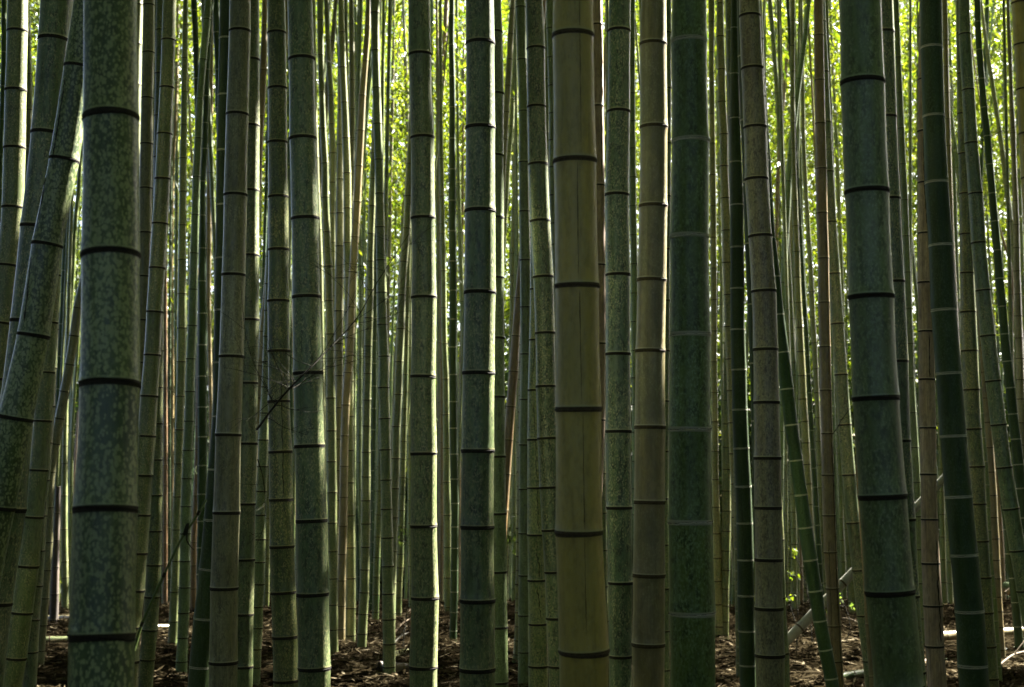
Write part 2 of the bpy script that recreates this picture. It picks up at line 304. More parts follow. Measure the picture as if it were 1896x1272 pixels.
# ------------------------------------------------------------------ the culms, traced from the photograph
# id | material | tags | trace  y:left,right ... | node heights | look
# tags: D=diameter in metres, k=lean away from the camera, s=short name used as a landmark, top / base=broken or short
TRACE = """
A1|dark||0:3,12 100:2,12 200:-1,10 320:-5,6 500:-14,-3|97 160 222 287 350|slim dark green
A2|sage||0:14.7,50.6 160:11.4,49 320:6.3,45 385:4.5,42.5 492:-5,33 600:-17,22 720:-30,8|59 168 275 385 492 599 702|medium pale sage, bright white sunlit edge,
A2b|grn||0:40,54 71:42,57 138:44,59 204:45,60 240:44.5,59.5 400:40,56|5 71 138 204 272 340|slim grey-green
A3|blue|D=.125|0:76,131.6 75:71.6,126 248:58.7,114 421:39,95 596:20,78 770:-2,60 944:-18,45.6 1117:-41,22 1260:-60,4|75 248 421 596 770 944 1117|L:thick blue-grey dark-speckled culm slanting behind the leaning lichened culm
A4|blot|D=.095 s=leaning lichened culm|0:138,184 125:119,169 296:90.4,143.8 447:62.8,117.7 618:33,90 768:-1,62 934:-32,28 1100:-65,-5|125 297 454 622 775 940|L:strongly leaning lichen-blotched green culm crossing in front at the left edge
A5|sage||300:92,122 505:84,112 598:78,106 690:72,101 780:63,95 871:55,88 958:44,79 1049:32,71 1135:20,59.5 1219:9.4,48 1260:4,42|420 510 598 690 780 871 958 1049 1135 1219|medium mossy sage leaning
A6|grn||500:92,112 610:87,108.5 682:84,105 753:80,102 889:69,91.6 1020:60,83 1085:55,78.5 1148:49,73 1208:46,70 1260:43,67|540 610 682 753 820 889 955 1020 1085 1148 1208|slim grey-green leaning
A7|dark||100:130,140 452:116,126 543:112,121 660:106,116 760:102,111 900:96,105 1100:90,99|390 452 501 543 600 660 720 780 840 900|slim dark
A8|brn||480:158,174 570:136,152 622:129,146 675:120,137 725:111.4,128.6 775:102,120 822:93,111 874:86,102 1004:83,97.5 1108:76,90.6 1205:69,83 1260:66,80|570 622 675 725 775 822 874 940 1004 1056 1108 1158 1205|bent grey-brown
A9|lime||200:152,160 360:140.5,148.5 437:133,142 512:130,139 600:123,133 640:119,129 800:110,121 1000:103,114 1100:100,111|310 360 400 437 476 512 560 621 680|thin yellow-green leaning
A10|sage||500:126,133 640:121,130 787:116,125.5 960:113,125 1148:113.5,126.5 1260:109,124|745 787 826 858 918 980 1040 1070 1148 1200|slim mossy green
A11|lime||500:150,158 640:141,147 800:130,137 960:126,133 1100:122,129|560 620 680 740 800 850 900 950|thin bright yellow-green
A12|grn||700:112,119 800:108,116 960:104,112 1100:100,108|760 800 840 880 920 960 1000|thin green
A13|dead|top|760:143,148 830:138,144 930:131,136 1060:124,129|800 850 900 950 1000|thin broken brown
A14|char|top|900:103,112 1020:98,110 1130:92,108|950 1000 1050|blackened stump-like
B|blot|D=.13 k=.10 s=blotched giant|0:157,253 160:156.5,254 320:156,257 480:153,257 640:151,257 800:145.6,254 960:138,252 1110:134,249.5 1260:129,247|222 476 715 946 1181|L:thickest culm, grey-green with pale lichen blotches, at the far left foreground
A15|sage||0:244,264.5 160:241,261 250:240,259 500:236,256|10 83 158 232 310|slim sunlit-edged
A16|brn||0:265,285.6 98:264,286 182:262,283.5 267:259.5,283 349:257,281.5 431:256,280 512:253,278 593:250,276 672:247,273 750:244,270 900:240,266|10 98 182 267 349 431 512 593 672 750|medium dull grey-green
A17|sage|s=pale sage culm|0:302,326.6 75:299.5,324.6 163:295.7,322 249:291,319 332:287,316 415:281.5,311 497:276.7,307 578:271,301 658:266.6,297.5 734:260,292 808:254.4,288.6 881:247,282 954:243,278.5 1025:236,271.6 1094:231,267 1162:224,260 1225:220,256|75 163 249 332 415 497 578 658 734 808 881 954 1025 1094 1162 1225|L:pale sage culm slanting down to the right flank of the blotched giant
A18|moss||0:281,297 126:280,296 206:278,293.7 281:276,291 359:272,288 500:266,283|47 126 206 281.5 359 430|slim spotted dark green
A19|moss||500:283,303 600:282,303.5 718:280,302 852:277,301 918:275,300 984:273,299 1047:271,298 1106:268,295.7 1167:263,291.6 1222:260,287 1260:257,283.5|580 650 718 785 852 918 984 1047 1106 1167 1222|medium mossy dark
A20|amb||0:327,332 100:325,331 206:321.5,329 320:316.5,323 367:315.7,322 472:313,321 576:312,321 677:314,322.8 822:314,322 960:315,322 1260:318,325|42 97 153 206 261 314 367 419 472 524 576 626 677 725 775 822 869 912|thin amber sunlit-edged
A21|moss||0:328,334 200:326,331 344:323.5,331 480:322.5,330 588:322,329 700:321,328 900:318,326|203 243 294 344 394 443 492 540 588 640 685|thin dark green
A22|sage||0:339,347.6 107:336.7,348 170:335.5,347 231:335,347 293:332.4,346 355:331.6,345.6 481:330,345 608:328,345.6 670:327,344 734:326,342 796:324,340.5 859:323,338 920:321,336 981:319,333.5 1039:318,333 1096:315,331.6 1151:312.7,330 1203:310,327 1251:307,325|46 107.6 170 231 293 355 417 481 544 608 670 734 796 859 920 981 1039 1096 1151 1203 1251|slim mottled sage
A23|grn||0:347,352 320:349.5,354 480:347,352 640:346,350 900:344,349|s20:38|hair-thin green
A24|dark||0:353,364.6 81:357,368 146:359,370 300:363,375 480:367,379|20 81.5 145.6 210 270|slim near-black upper
A25|teal||0:380,392 36:376,390 110:369.6,383 183:364,377 256:360,374 327:357,371 398:355,369 469:352,367 536:349.4,365 603:347,364 664:345,362 725:343,360 780:341,359 834:339,357 886:337,355 938:335,354 988:334,352.6 1039:333,352.6 1088:331,352 1135:330,350.6 1181:329,349 1225:326.6,347.6|36 110.6 183 256 327.6 398 469 536 603 664.5 725 780 834 886 938 988 1039 1088 1135 1181 1225|slim blue-green white-dotted
A26|dark||0:386,396 129:379,388.5 228:375,386 276:373,385 336:370.5,381 399:370,381 460:368,382 521:367,382 581:367,384 640:366.6,383.5 754:366,384 862:366,384 965:365,383 1063:364,382|129 178 228 276 336 399 460 521 581 639 697 754 809 862 915 965 1014 1063|slim dark green white-ringed
A27|dark||500:398,430 672:396,428 771:393,426 870:386,420 963:378,413 1054:369.6,406 1146:359.5,397 1235:351,389|575 672 771.6 870 963 1054.5 1145.7 1235|medium dark widening-downward
A28|tan||0:388,397 85:387,395.5 180:385.6,395 273:383,393.7 368:381.5,393 462:381,391.6 555:382,390.5 640:384,392 760:386,394|36 85 131.6 180 226.6 273 320 368 414 462 508.6 555 601 649|thin pale straw
A29|brn|s=grey-brown culm|0:424,463 160:420,460.5 320:414.7,457 480:412,454.5 640:406,450.6 800:400,447 960:394,443.5 1110:390,440.5 1260:386,438|59 213 362 510 661 806 950 1090 1227|L:thick grey-brown finely striped culm, third thick one from the left
A30|amb||640:364,374 780:361.5,372 900:358.5,369 1004:353,365 1121:352,364.5 1200:350,362 1260:348.5,361|s660:43|slim brown lower
A31|dark||0:393.7,406 61:395,409 130:398,412 200:399,414.7 268:402,416 335:404,417 400:405.6,418 464:408,420 640:412,424|61 130 200 268 335 400 464 530|slim near-black white-ringed
A32|teal||150:378,388 280:385,395 367:389,398 457:394,403 545:397,407 640:400,410 800:404,414|320 367 413.7 457 501.5 545 591 637|slim green
A33|grn|D=.105|0:447,480 234:447.5,481 354:446,480 474:444,479.7 593:443,479 710:441,477 822:439,476.5 934:437,474 1037:435,472 1138:432,469.6 1235:430,467.6|-5 112 234 354 474 593 710 822 934 1037 1138 1235|L:mossy green culm half hidden behind the right side of the grey-brown culm
B1|amb||0:485,496 47:484.5,494.5 130:480.5,495 215:477,490.5 300:473,486 420:468,481 600:462,475|47 130 215 300|thin yellow-tan slanting
B2|tan||400:498,511 500:490,504 553:486,500 614:480,496 677:476,493 737:470,488 850:460,478|490 553 614 677 737|slim pale tan slanting
B3|sage||600:488,504 717:484,501 765:481,499 815:478,497.5 864:476,496.7 910:474,494 954:472,492 1041:470,491 1124:468.5,488 1202:466,484.6 1260:464,482|670 717 765 815 864 910 954 999 1041 1082 1124 1163 1202 1236|slim pale sage lower
B5|moss||800:493,503 900:492,502 1034:490,500 1097:489,499 1152:487,497 1230:485,495|960 999 1034 1066 1097 1126 1152 1176|slim olive lower
B6|grn||0:492,497 250:491,496 407:491,497 500:490,497 600:487,494 700:485,492|250 288 330 367 407 459 492|hair-thin green
B4|moss|s=dark cracked culm|0:495.4,528 62:495,529 164:496,531 264:496,532 365:496,533 463:496,534 558:496,535.4 651:496,536.7 744:496.7,537 837:497.5,540.5 926:498.5,541.8 1013:500.5,545 1097:501.8,547 1180:504,550 1261:505.6,551|62 164.6 264.6 365.6 463 558 651 744 837.5 926 1013 1097.6 1180 1261|L:dark mossy green culm with a black vertical crack, left of the matte grey-green culm
B7a|moss||0:527,534 105:527,534 200:527,534 400:526,533|57 105 154 205|thin mossy green
B7b|tan||0:529,535 180:531,537 250:531,537 320:532,538 450:533,539|238 302.5|thin tan
B7c|dark||150:531,538 320:532,540 455:533,540 606:534,541 750:536,543 900:538,545|354 405 455 507 557 606 655 705|thin near-black
B7d|amb||780:540,546 900:541,547 1013:544.5,551 1100:547,552.5 1200:549,554|s790:43|thin straw-brown
B8|grn|s=matte grey-green culm|0:532,578.5 111:534,582 258:536.5,586 406:539,590 551:541,593 692:543,596.7 827:545.6,600.5 965:549,605.6 1101:550.6,609 1238:551.6,611|111 258 406 551 692 827 965 1101 1238|L:thick matte grey-green culm behind the bare twigs, left of centre
B9|sage||0:574,584.5 160:576,587 320:580,591 492:586,598 640:589,600 753:591,602.5 878:593,604 1000:595,606|30 97 162 227 292 358 425 492 559 625 689 753 815 878|slim sunlit-edged
B10|sage||0:586.6,599 102:588,600 171:590,601 238:592,604 302:595,608 366:595.4,609 430:597.5,611.4 493:599,615 557:602,616.5 619:602.5,619 678:604,620 737:604,622 798:605,622.5 855:605.6,623 912:606,624 968:607,624 1021:608,624.5 1071:609,625 1120:610,625.5 1166:610.6,626 1248:611,627|37.5 102.5 171 238 302.5 366 430 493.4 557 619 678.5 737.5 798 855 912 968.5 1021 1071.5 1120 1166 1208 1248|medium weathered grey-green, sunlit right edge,
B11|brn||0:619,626 76:611,620 137:604,613.7 197:598.5,608.6 258:593,603 316:588,599 377:584,595 500:576,588 640:568,582|15 76 137 197 258 316.5 377 440|slim brown slanting
B12|sage||0:599.5,609 75:602.5,612 177:607,618 230:608.6,619.5 283:610,622 338:610,621 480:611,622 640:612,623|25 75 125 177 230 283.5 338 395|slim pale
B13|sage|D=.1|0:626,636 60:626.6,639 125:628,641 190:631.6,644 256:633.4,647 321:635,650 386:636,650.5 450:636.5,651 514:637,651.6 578:637.7,652.4 641:638.5,654 706:638.5,655 771:638.5,655 834:639,655.4 894:639,656 955:640,657 1014:640.5,657.5 1071:640.5,658 1126:640,658.7 1176:639.5,658.5 1224:639,658 1260:638.5,657.5|60 125 190 256 321 386 450 514.4 578 641 706 771 834 894 955 1014 1071 1126 1176.6 1224|medium frosted pale green, white sunlit edge,
B15|brn||0:626,637 100:626,638 204:625,637 268:624.5,637 332:623,636 395:622,637 456:621,637 515:619.5,636 576:619,636 636:619.5,636 696:620.8,635.5 755:621,634.5 813:620,632 871:618,630.5 926:617,629.5 1000:615,628|204 268 332 395 456 515.4 576 636.5 695.7 755 813 871 926|slim grey-tan
B16|brn||0:645.6,655 148:646,657 255:647,657 360:645,655 500:644,654|44 96 148.6 202 255 309 360|slim grey-tan upper
B16b|moss||0:636,644.5 83:637,645 200:639,647 320:641,649|23.5 83 140|thin dark olive upper
B18|teal||0:655,661.5 152:656,662 201:657,663 320:659,666 449:662,669.6 549:664,671 640:662.5,671 754:661.5,670.6 906:661.5,670 1048:659.5,667.5 1120:659,667|16 60 106 152 201 250 300 350 400 449 499 549 601 651 702 754 805 856 906.6 955 1002.6 1048 1090|thin blue-green white-edged
B17|tan||0:678,686.5 49:675,686 112:670.6,681.5 177:665,677.7 242:661,674.7 307:657,671.4 374:653.7,668 439:650,664.5 504:646,661 569:643,658 640:640,656 750:633,648 807:631.5,646 863:630,645 920:628.5,643.5 974:627.5,643 1026:626,641.5 1075:625,640 1122:624.5,640 1206:624,639 1260:623,638|49 112.7 177 242 307.6 374 439 504 569 626 690 750 807 863 920.5 974 1026 1075 1122 1165 1206 1243.6|medium pale tan slanting
B19|sage|D=.1|0:685,704 24:686,702.5 93:688,702.5 163:689.6,705 229:691,707 296:693,709 358:694.7,710.6 421:695.4,712.7 482:696.7,714 542:697.5,716 601:698.7,717.7 660:700.5,719.5 718:701,722 775:702.5,722.8 833:703,724 889:704.8,725 943:705.6,726.6 996:706,728 1048:706.8,729.6 1099:707.6,730 1147:708,731.6 1192:708.6,732 1235:708.6,732|24.6 93.7 163 229.6 296 358.7 421 482 542 601.5 660 718 775.4 833 889 943 996 1048.7 1099.6 1147 1192.5 1235|medium clean grey-green
B20|sage||0:696,706 100:693,704 200:689,700 283:686.6,697 331:684.6,696 381:682,695 432:680,693 484:679,692 537:677.7,692 589:675,691 640:674.4,689 692:673.4,688 741:672.7,687 789:671.4,686.6 837:670,686 883:669.6,686 970:668.4,686 1013:668.4,684.8 1055:667,684 1097:665.6,683.5 1137:663.8,681 1173:661.8,679.7 1205:661,678.5 1258:660,677.5|283.5 331 381.5 432.7 484 537 589 641 692 741 789 837.5 883 927 970 1013 1055 1097 1137 1173.5 1205 1233.5 1258|slim pale grey, white sunlit edge,
B21|dark||300:694,702 416:691,699 502:690.5,699 589:689.5,698 673:688.6,698 756:687.5,697.5 909:686.6,696.6 1013:685,695 1100:684,694|416 459 502 546.6 589 631 673 715 756.5 796 834 871.6 909 945 980 1013.5 1046 1076.6|thin dark ringed
B22|moss||700:703,712 800:700,710 864:698,709 909:697.5,708 953:695,706.5 1032:691.6,704.5 1101:689.6,702.5 1163:688,700.5 1260:684,699|820 864 909 953 994 1032 1068 1101 1133 1163 1195|slim dark lower
B23|brn||0:727,732 34:726.6,731.5 131:725,730 180:724,730 229:722.5,729 277:721,727.5 327:719.5,726 375:718.7,725.5 475:716,724 525:715,722.5 700:713,721 900:712,720|34 81 131.6 180 229 277 327.6 375.7 426 475 525|thin dappled pale
B24|lime||0:734,738 320:731.4,735.5 480:729.6,734 640:723,728.5 800:719,725|s30:45|hair-thin yellow-green
B26|brn||0:744,749 67:746,752 113:747,755 205:750,757 294:750,757.5 363:744.5,751 439:741,747 520:737,743 600:734,740 670:728,733 750:726,731|21 67 113 159 205 250 294 354 396 439|thin dappled
B27|grn||0:768,780 200:758,771 320:751,764 363:749,763 423:746,760 484:740,755 546:737,751.5 608:734.7,749.5 670:732,747 730:729.6,745 790:727,742 849:725,740.5 904:723,739 960:721,737 1100:716,733|363 423 484.6 546.6 608.6 670 730.6 790 849 904.6 958.5|slim mottled leaning
B29|sage||300:756,765 400:755,764 472:755,764 601:752,763 685:753,763 807:754,764 960:755,765 1100:757,767 1200:758,768|430 472 515 558 601 644 685.6 726 769 807 849 887 926|slim pale
B30|moss||500:751,760 640:747,757 725:745,755 787:742,753.5 850:741,752 914:738.5,750 975:736.5,749 1051:734,746.6 1075:733,745.5 1150:730,743|640 693 725.6 757 787.6 817 850 884 914.7 945 975 1000 1026 1051 1075.5|slim dark green
B31|sage|D=.03|700:761,765 794:750,754.5 850:742.5,747 913:735,738.5 960:729,732 1060:717,720|728 812 878|hair-thin sunlit leaning
B32|lime||700:763,768 850:757,762 952:753.5,759 1050:750,756 1130:747,753|880 920 960 1000 1040 1080|thin pale olive
B28|grn|s=white-rimmed culm|0:756,796 102:756.5,799 160:758.7,798.5 256:759,803 320:759.5,803.5 405:760.5,805 480:762.5,805.6 551:761,807.6 640:762,807 698:760,806 841:761,809 975:760.8,809 1108:762,812 1236:760,811 1260:760,810.6|102.5 256 405 551.6 698 841 975 1108 1236|L:thick grey-green culm with a brilliant white sunlit right edge, at centre
B33|teal||0:796,803.5 83:796,803 250:797,804|33 83.5|thin upper
B34|sage||400:807,815 640:809,816.5 800:811,818.5 975:812,820 1112:814,821.5 1260:814,822|s560:37|slim pale green lower
B35|dead||0:822,831 80:819,827.5 143:816,824 268:808,815 325:807,813.5 446:807.5,814.5 565:808,814.5 640:808.5,815 900:809,816|18 80.5 143 204 268 325.6 386 446 506.6 565|slim red-brown
B36|sage||0:812.6,818 88:812,819.5 156:812.6,820 225:812.4,820 293:812.6,821.5 363:814.4,822.8 432:815,825 501:816,826 569:816.5,827 636:817,828 702:819,831 768:819.5,832 830:820,833.4 893:820.8,834 954:821.5,835.4 1013:822,836 1069:822,836.5 1124:822.8,837 1174:823,838 1260:823,838|22 88.6 156.5 225 293.7 363 432 501.5 569.4 636.5 702 768 830 893 954 1013 1069.7 1124 1174 1220|slim mottled sage
B37|dark||0:832,841.5 83:831,841 142:831.6,842.8 257:831.4,843.5 372:830.4,845 484:831.4,845.6 591:831.6,846 694:831,846.6 793:832,847 887:834,849 975:835,849 1096:834,848 1230:831,844|26.6 83.5 142 199 257 314 372 428 484 538 591.4 643 694 744 793 841 887 932 975.5 1015 1056 1096 1133.5 1168 1201 1230|slim dark green white-ringed
B38|amb||400:853,859 700:850,856 1000:847,853 1190:845,852 1260:843,850|s700:45|thin brown
B39|moss||0:862,867 89:856,861 181:851.5,857.5 229:849,855 276:846,852.5 324:844,851 450:839,846|44 89 135 181 229 276 324|thin dark olive leaning
B41|sage||0:843,848 160:844.5,849.5 320:845.5,852.5 388:847,854 474:848.6,857 558:851,860 640:853,862 800:856,865|154 181 216 340 388 431 474 517 558 598|thin pale green
B40|grn|s=broad rim-lit culm|0:862,914 82:862,915 238:862,916.5 392:860,916 543:858.7,916.5 640:856,915 692:855,914.5 836:854,915 977:853.7,915 1113:852.4,917 1240:851.6,917.5|82 238.5 392 543 692 836 977 1113 1240|L:thick grey-green culm with a soft white sunlit rim, right of the white-rimmed culm
B42|teal|D=.1|0:897,929 61:899,931 175:900,933 404:899,932.7 626:899,934 846:900,936 1060:902,939 1260:904,941.5|61 175 289 404 515 626.6 735.6 846 952 1059.6 1162 1264|L:white-spotted culm half hidden behind the broad rim-lit culm's right side
C1a|brn||0:945,954 63:940,951.6 110:938,949 159:934.4,946.6 207:932,943.5 258:929,940 400:922,934|16.5 63 110 159 207.6 258 305|slim brown-green slanting
C1b|sage||0:954,958 87:950,956 137:948,955.4 184:945,953.4 233:942,951.6 280:938.5,947 325:935,944.5 369:933,942 414:930,939 520:925,934|38 87 137 184 233.4 280.5 325 369 414|thin green slanting
C1c|sage||0:954,960 100:953,959 195:953,958.5 270:950,958 348:948,957.5 429:946,954.7 510:944,953.4 593:943.5,952 680:941,950 800:938,947|195 233 270 309 348 388 429 469 510 551 593 633|thin pale green
C2|amb||400:967,981 500:958,973 552:953,969 622:947,962.5 688:941.5,959.5 753:937,954 815:932,949.5 878:928,945 960:922,940|480 552 622 688 753 814.7 878|slim tan slanting
C2b|lime|base|800:950,955.5 960:948,956 1050:947.5,957 1130:947,957|800 840 880 920 950 985 1020 1060 1090|thin olive lower
C2c|moss||700:960,975 900:957,972 1100:954,970 1161:953,969 1209:950,966 1260:944,961|s900:26|slim dark lower
C3|teal|D=.1|0:954,972.4 111:957,975 206:960,977 300:960,979 391:961,980.5 482:961.8,982.8 569:963,983 656:963.5,983 740:962.5,982 824:961,981 906:961,981 988:961,981 1066:960.5,981 1140:959.7,980.5 1208:959,980 1260:959,980|14 111 206 300.5 391.6 482 569 656 740 824 906 988 1066 1140 1208|medium teal white-dotted
C4|lich||0:980,1003 400:982,1006 536:981.5,1007 630:980,1008 723:977.7,1008 815:977,1008 904:976,1008.5 991:977,1009.5 1075:977.7,1010.5 1156:978.7,1012 1234:978,1013.5|440 536 630 723 814.7 904 991 1075 1156 1234|L:pale lichened culm with squiggly dark cracks, lower left of the olive giant
C5|blue|s=frosty crooked culm|0:973.7,1005.6 91:974.4,1009 199:976,1011 305:978,1014.5 410:981.5,1019 513:986.6,1025 617:991,1028 716:993.4,1031 812:995,1033 903:999,1037 982:1003,1041 1060:1008.6,1047 1145:1011,1050 1234:1014,1054|91 199 305 410 513.7 617.5 716 812 903 982 1059.6 1145 1234|L:frosty blue-grey slightly crooked culm with a sunlit edge, left of the olive giant
C5b|grn||0:1004,1019 147:1004,1017 247:1003,1017 400:1002,1016|47 147 247|slim grey-green upper
C5c|teal||100:1013,1030 200:1016,1034 362:1016.7,1035 453:1021,1039 560:1024,1042|260 310 362 413.7 453|slim blue-green
C5d|moss||0:1016,1022 150:1014,1020 300:1010,1017|33 90|thin mossy upper
C6|olive|D=.125 k=-.045 s=olive giant|0:1024.5,1099 68:1023,1099.7 160:1024,1100.5 300:1024,1104 480:1025.8,1106 531:1025.5,1108 640:1027.6,1109.5 758:1029,1113.7 986:1031.4,1118.7 1206:1032.5,1125 1260:1034,1125|68 300 531 758.5 986.5 1206.5|L:thick smooth olive-yellow culm with a fine vertical crack, right of centre
C7|dead||0:1092,1115 47:1093,1116 197:1095,1118.7 344:1096,1120 491:1097,1121 636:1097,1121.5 778:1096,1121 960:1088,1113 1260:1080,1106|47 197.5 344 491 636.5 778 920|L:dead brown dark-streaked culm right behind the olive giant's right edge
C7b|moss||800:1104,1121 960:1105,1123 1086:1107,1126 1260:1110,1130|877 950 1019 1086 1150 1215|slim dark lower
C7c|amb||0:1120,1128 38:1119.5,1126 120:1117,1123 300:1112,1118|38 80|thin straw upper
C8|blue|s=grey-speckled culm|0:1127.6,1168 58:1126,1168 208:1123.5,1166 362:1121,1165.6 510:1120.8,1166 656:1121,1166.8 799:1121,1168.9 941:1123.8,1171 1080:1126,1171 1216:1128,1170.5|58.7 208 362 510 656.5 799.5 941 1080 1216|L:thick blue-grey culm densely grey-speckled, between the olive giant and the tan-grey culm
C9|teal||0:1164,1176 224:1164,1176.5 381:1165,1178.5 489:1167,1181 596:1168,1182 749:1170,1184 900:1171,1185|23 73 123 173 224.6 275 328 381.5 435 489 543 596 649 699.5 749 800|slim mid-green
C10|tan|s=tan-grey culm|0:1186.6,1234 83:1185,1234.7 237:1184.5,1235 383:1182.8,1234.7 520:1180.8,1234.5 651:1176.5,1231 792:1174.5,1231.5 930:1174,1231 1066:1172.6,1232 1194:1171,1232 1260:1171,1231|83.5 237 383 520 651 792 930.5 1066 1194|L:thick tan-grey smooth culm with thin brown nodes, left of the dark green giant
C11|grn|D=.1|0:1221,1243.5 320:1219,1243 640:1215,1240 960:1214,1239 1260:1215,1241|62 164.6 266 364 462 557 650 743 836 923.5 1009 1090 1168.5 1240.6|L:green culm mostly hidden between the tan-grey culm and the dark green giant
C12|deep|D=.125 s=dark green giant|0:1244.5,1309 79:1243,1310.5 160:1243.5,1309.6 263:1242.5,1312 440:1241.5,1313.7 621:1240.5,1315.5 796:1239,1317 967:1238,1319 1135:1238,1322 1260:1239,1322.5|79 263 440 621 796 967 1135.5|L:very thick dark green culm with frayed whitish node rings, right of centre
C13|lich||0:1311,1323 97:1312.4,1322.5 211:1313,1323.5 324:1313.7,1325.8 440:1315,1327 555:1315.7,1327.6 670:1316,1328 781:1317.5,1330 887:1318,1331 988:1319,1334 1076:1320,1336.5 1160:1322,1340.8 1234:1323,1343.5|40.5 97 153 211 266 324 381.5 440 497 555 613 670 727 781 835.4 887.6 939 988 1033.5 1076 1119 1160 1197.6 1234|slim olive-grey
C14|sage||0:1324,1330 160:1325,1331 320:1328,1334 440:1330,1336 522:1332,1339 605:1332,1339.5 687:1334,1340 850:1336,1342|12 57 101 147 190 237 285 330 376 420 437 480 522 563.5 605 646 687|thin pale green
C15|moss||560:1344,1354 649:1341,1352 785:1339,1352 869:1338,1353 946:1337,1353.5 1020:1336.5,1352 1090:1336,1350 1151:1335,1349|605 649 693.7 741 785 828 869 909 946 983.6 1020 1056 1090 1121.6 1151|slim dark green lower
C16|lich||0:1327,1339.5 68:1326,1341 129:1328,1342.8 189:1329,1344.6 249:1332,1348 308:1332.7,1348.5 367:1334.7,1351 427:1336.5,1353 486:1338,1354.5 546:1340,1357 605:1341.5,1358.5 665:1344,1361 783:1348,1365.5 896:1353,1371 1000:1357,1375|7 68 129 189 249 308 367 427 486.6 546 605 665 723.5 783 840 896|slim olive-green slanting
C17|dark|D=.1 s=black-green ringed culm|0:1354,1364.5 52:1353,1366 137:1352,1368 219:1351.6,1370.6 300:1352,1374 380:1352,1377 458:1352,1377.5 534:1352.4,1378.7 610:1353,1379.5 685:1354,1381.5 759:1355.4,1384 830:1358,1386.6 901:1360.5,1390 969:1363,1393 1037:1364.8,1395 1103:1366,1396.7 1168:1367.6,1398.5 1232:1369.4,1399.5|52 137 219.5 300.5 380 458.5 534.7 610.6 685 759 830.6 901 969 1037 1103 1168.5 1232|L:black-green culm with thin whitish node rings, left of the brown mottled culm
C18|moss||0:1343,1360 137:1346,1363 295:1349.5,1367 480:1352,1370|58 137 215 295|slim lighter green upper
C19|dark|D=.102|0:1364,1388 105:1366,1391 223:1370.6,1396 338:1375,1401 451:1379.5,1406 564:1384,1411 673:1388,1416 800:1391,1420|-10 105 223 338 451.6 564 673 780|medium dark mostly hidden
C21|rust|D=.11 s=brown mottled culm|0:1369.5,1407 31:1370,1409 128:1373,1412.6 237:1377,1418.6 335:1380,1422.5 438:1386,1428.7 540:1391,1436 648:1394.7,1440 746:1395,1442 849:1395.5,1444.8 941:1396.7,1446 1037:1397.7,1448.5 1127:1398.5,1450 1214:1399,1453 1260:1400,1453|31 128 237 333 438 540 648 746 849 941 1037 1127 1214|L:brown-grey mottled culm leaning left at the top, between black-green and dark leaning culms
C22|dark|D=.1 s=leaning dark culm|0:1386,1410 100:1391,1415 223:1398,1422 370:1407,1431 441:1412,1436 513:1420,1445 583:1428,1452.7 652:1437,1461 720:1445,1469.7 787:1452.7,1477.5 852:1461.6,1486 916:1470,1495 977:1478,1504.6 1037:1487,1513.5 1094:1496.5,1523 1149:1506,1531 1203:1516,1541 1256:1526,1551|370 441.5 513 583 652.6 720.5 787 852.6 916.5 977 1037 1094 1149.5 1203 1256|L:dark green culm leaning out rightward at its foot beside the brown mottled culm
C23|sage|D=.09|500:1408,1431 700:1417,1440 830:1420,1444 893:1422,1446.4 1000:1428,1452 1107:1430,1454.5 1210:1436,1461 1260:1438,1462.5|590 690 790 893 1000 1107.7 1210|L:brilliantly sunlit sliver of culm along the brown mottled culm's lower right edge
D1|moss||0:1421,1430 76:1427.4,1436 124:1431,1439.5 172:1434,1443 250:1440,1449 320:1446,1455 480:1455,1464|31 76 124 172 240|slim dark green slanting
D2|dead||0:1462,1468 90:1456,1463 147:1450,1456.5 182:1447.6,1454 258:1441,1449.4 338:1436,1444 416:1434.5,1442 480:1434,1441 640:1432,1440|4 40 75 110 147 182 221.5 258 299 338 375.7 416|thin brown slanting
D3|lich||0:1464,1471.7 132:1463,1471.5 181:1463,1471.5 240:1463.5,1472.5 320:1465.5,1475 372:1465,1476.8 466:1468,1480.6 560:1471,1484 651:1475.5,1489.5 739:1479,1494 820:1484,1498.8 896:1490,1503 934:1492,1505 1080:1501,1514|38 85 132 181 228 275 324 372 418.7 466 513.7 560.5 606.6 651 695.7 739 780.5 820 860 896 934 970|slim olive-green
D4|teal|D=.09|0:1494,1502 56:1488,1496.5 100:1482,1490.7 146:1475,1485 193:1469,1479 240:1463.6,1474.7 288:1458,1470 335:1454,1466 384:1451.4,1463.5 431:1448,1460.8 478:1446,1458.5 523:1445,1457 570:1444.5,1456.5 640:1444,1455 800:1442,1452|11 56 100.5 146 193 240 288 335.7 384 431 478 523 570.6 620 668 710 750|slim teal leaning
D4b|lime||700:1446,1453 800:1448,1455 960:1451,1458.5 1100:1455,1462|s820:32|thin yellow-green lower
D5|lime||0:1479,1487 69:1477,1486 130:1475,1484 300:1471,1480 500:1466,1475|25 69 110 155|thin olive upper
D6|sage||0:1479,1486 120:1481,1489 168:1482,1490 215:1483,1490.5 263:1484,1491.5 309:1486,1494 355:1488,1496.5 400:1490.5,1499 446:1493,1502 493:1495.7,1505 540:1497.5,1508 587:1499,1510 634:1502,1513 682:1504.6,1515 727:1507,1517 817:1510,1521 903:1513,1524 1010:1516,1527 1100:1520,1531|168 215 263 309 355 400.5 446.6 493 540 587 634.7 682 727 773 817 861 903 942.5|slim pale green
D8|tan||250:1463,1471 380:1462,1470 463:1461.6,1469 563:1463.5,1471.5 640:1466,1474 721:1467.5,1476.5 850:1471,1480 1000:1475,1484|463 513 563 622 682 721 765|thin tan
D9|lime||330:1477,1486 420:1479,1487.6 506:1484,1492 600:1488,1496 699:1493,1500 793:1497.5,1504.5 883:1502.5,1510 960:1506,1514 1080:1510,1519|377 420 463 506 548 600 648 699 747.6 793 839 883|slim yellow-green
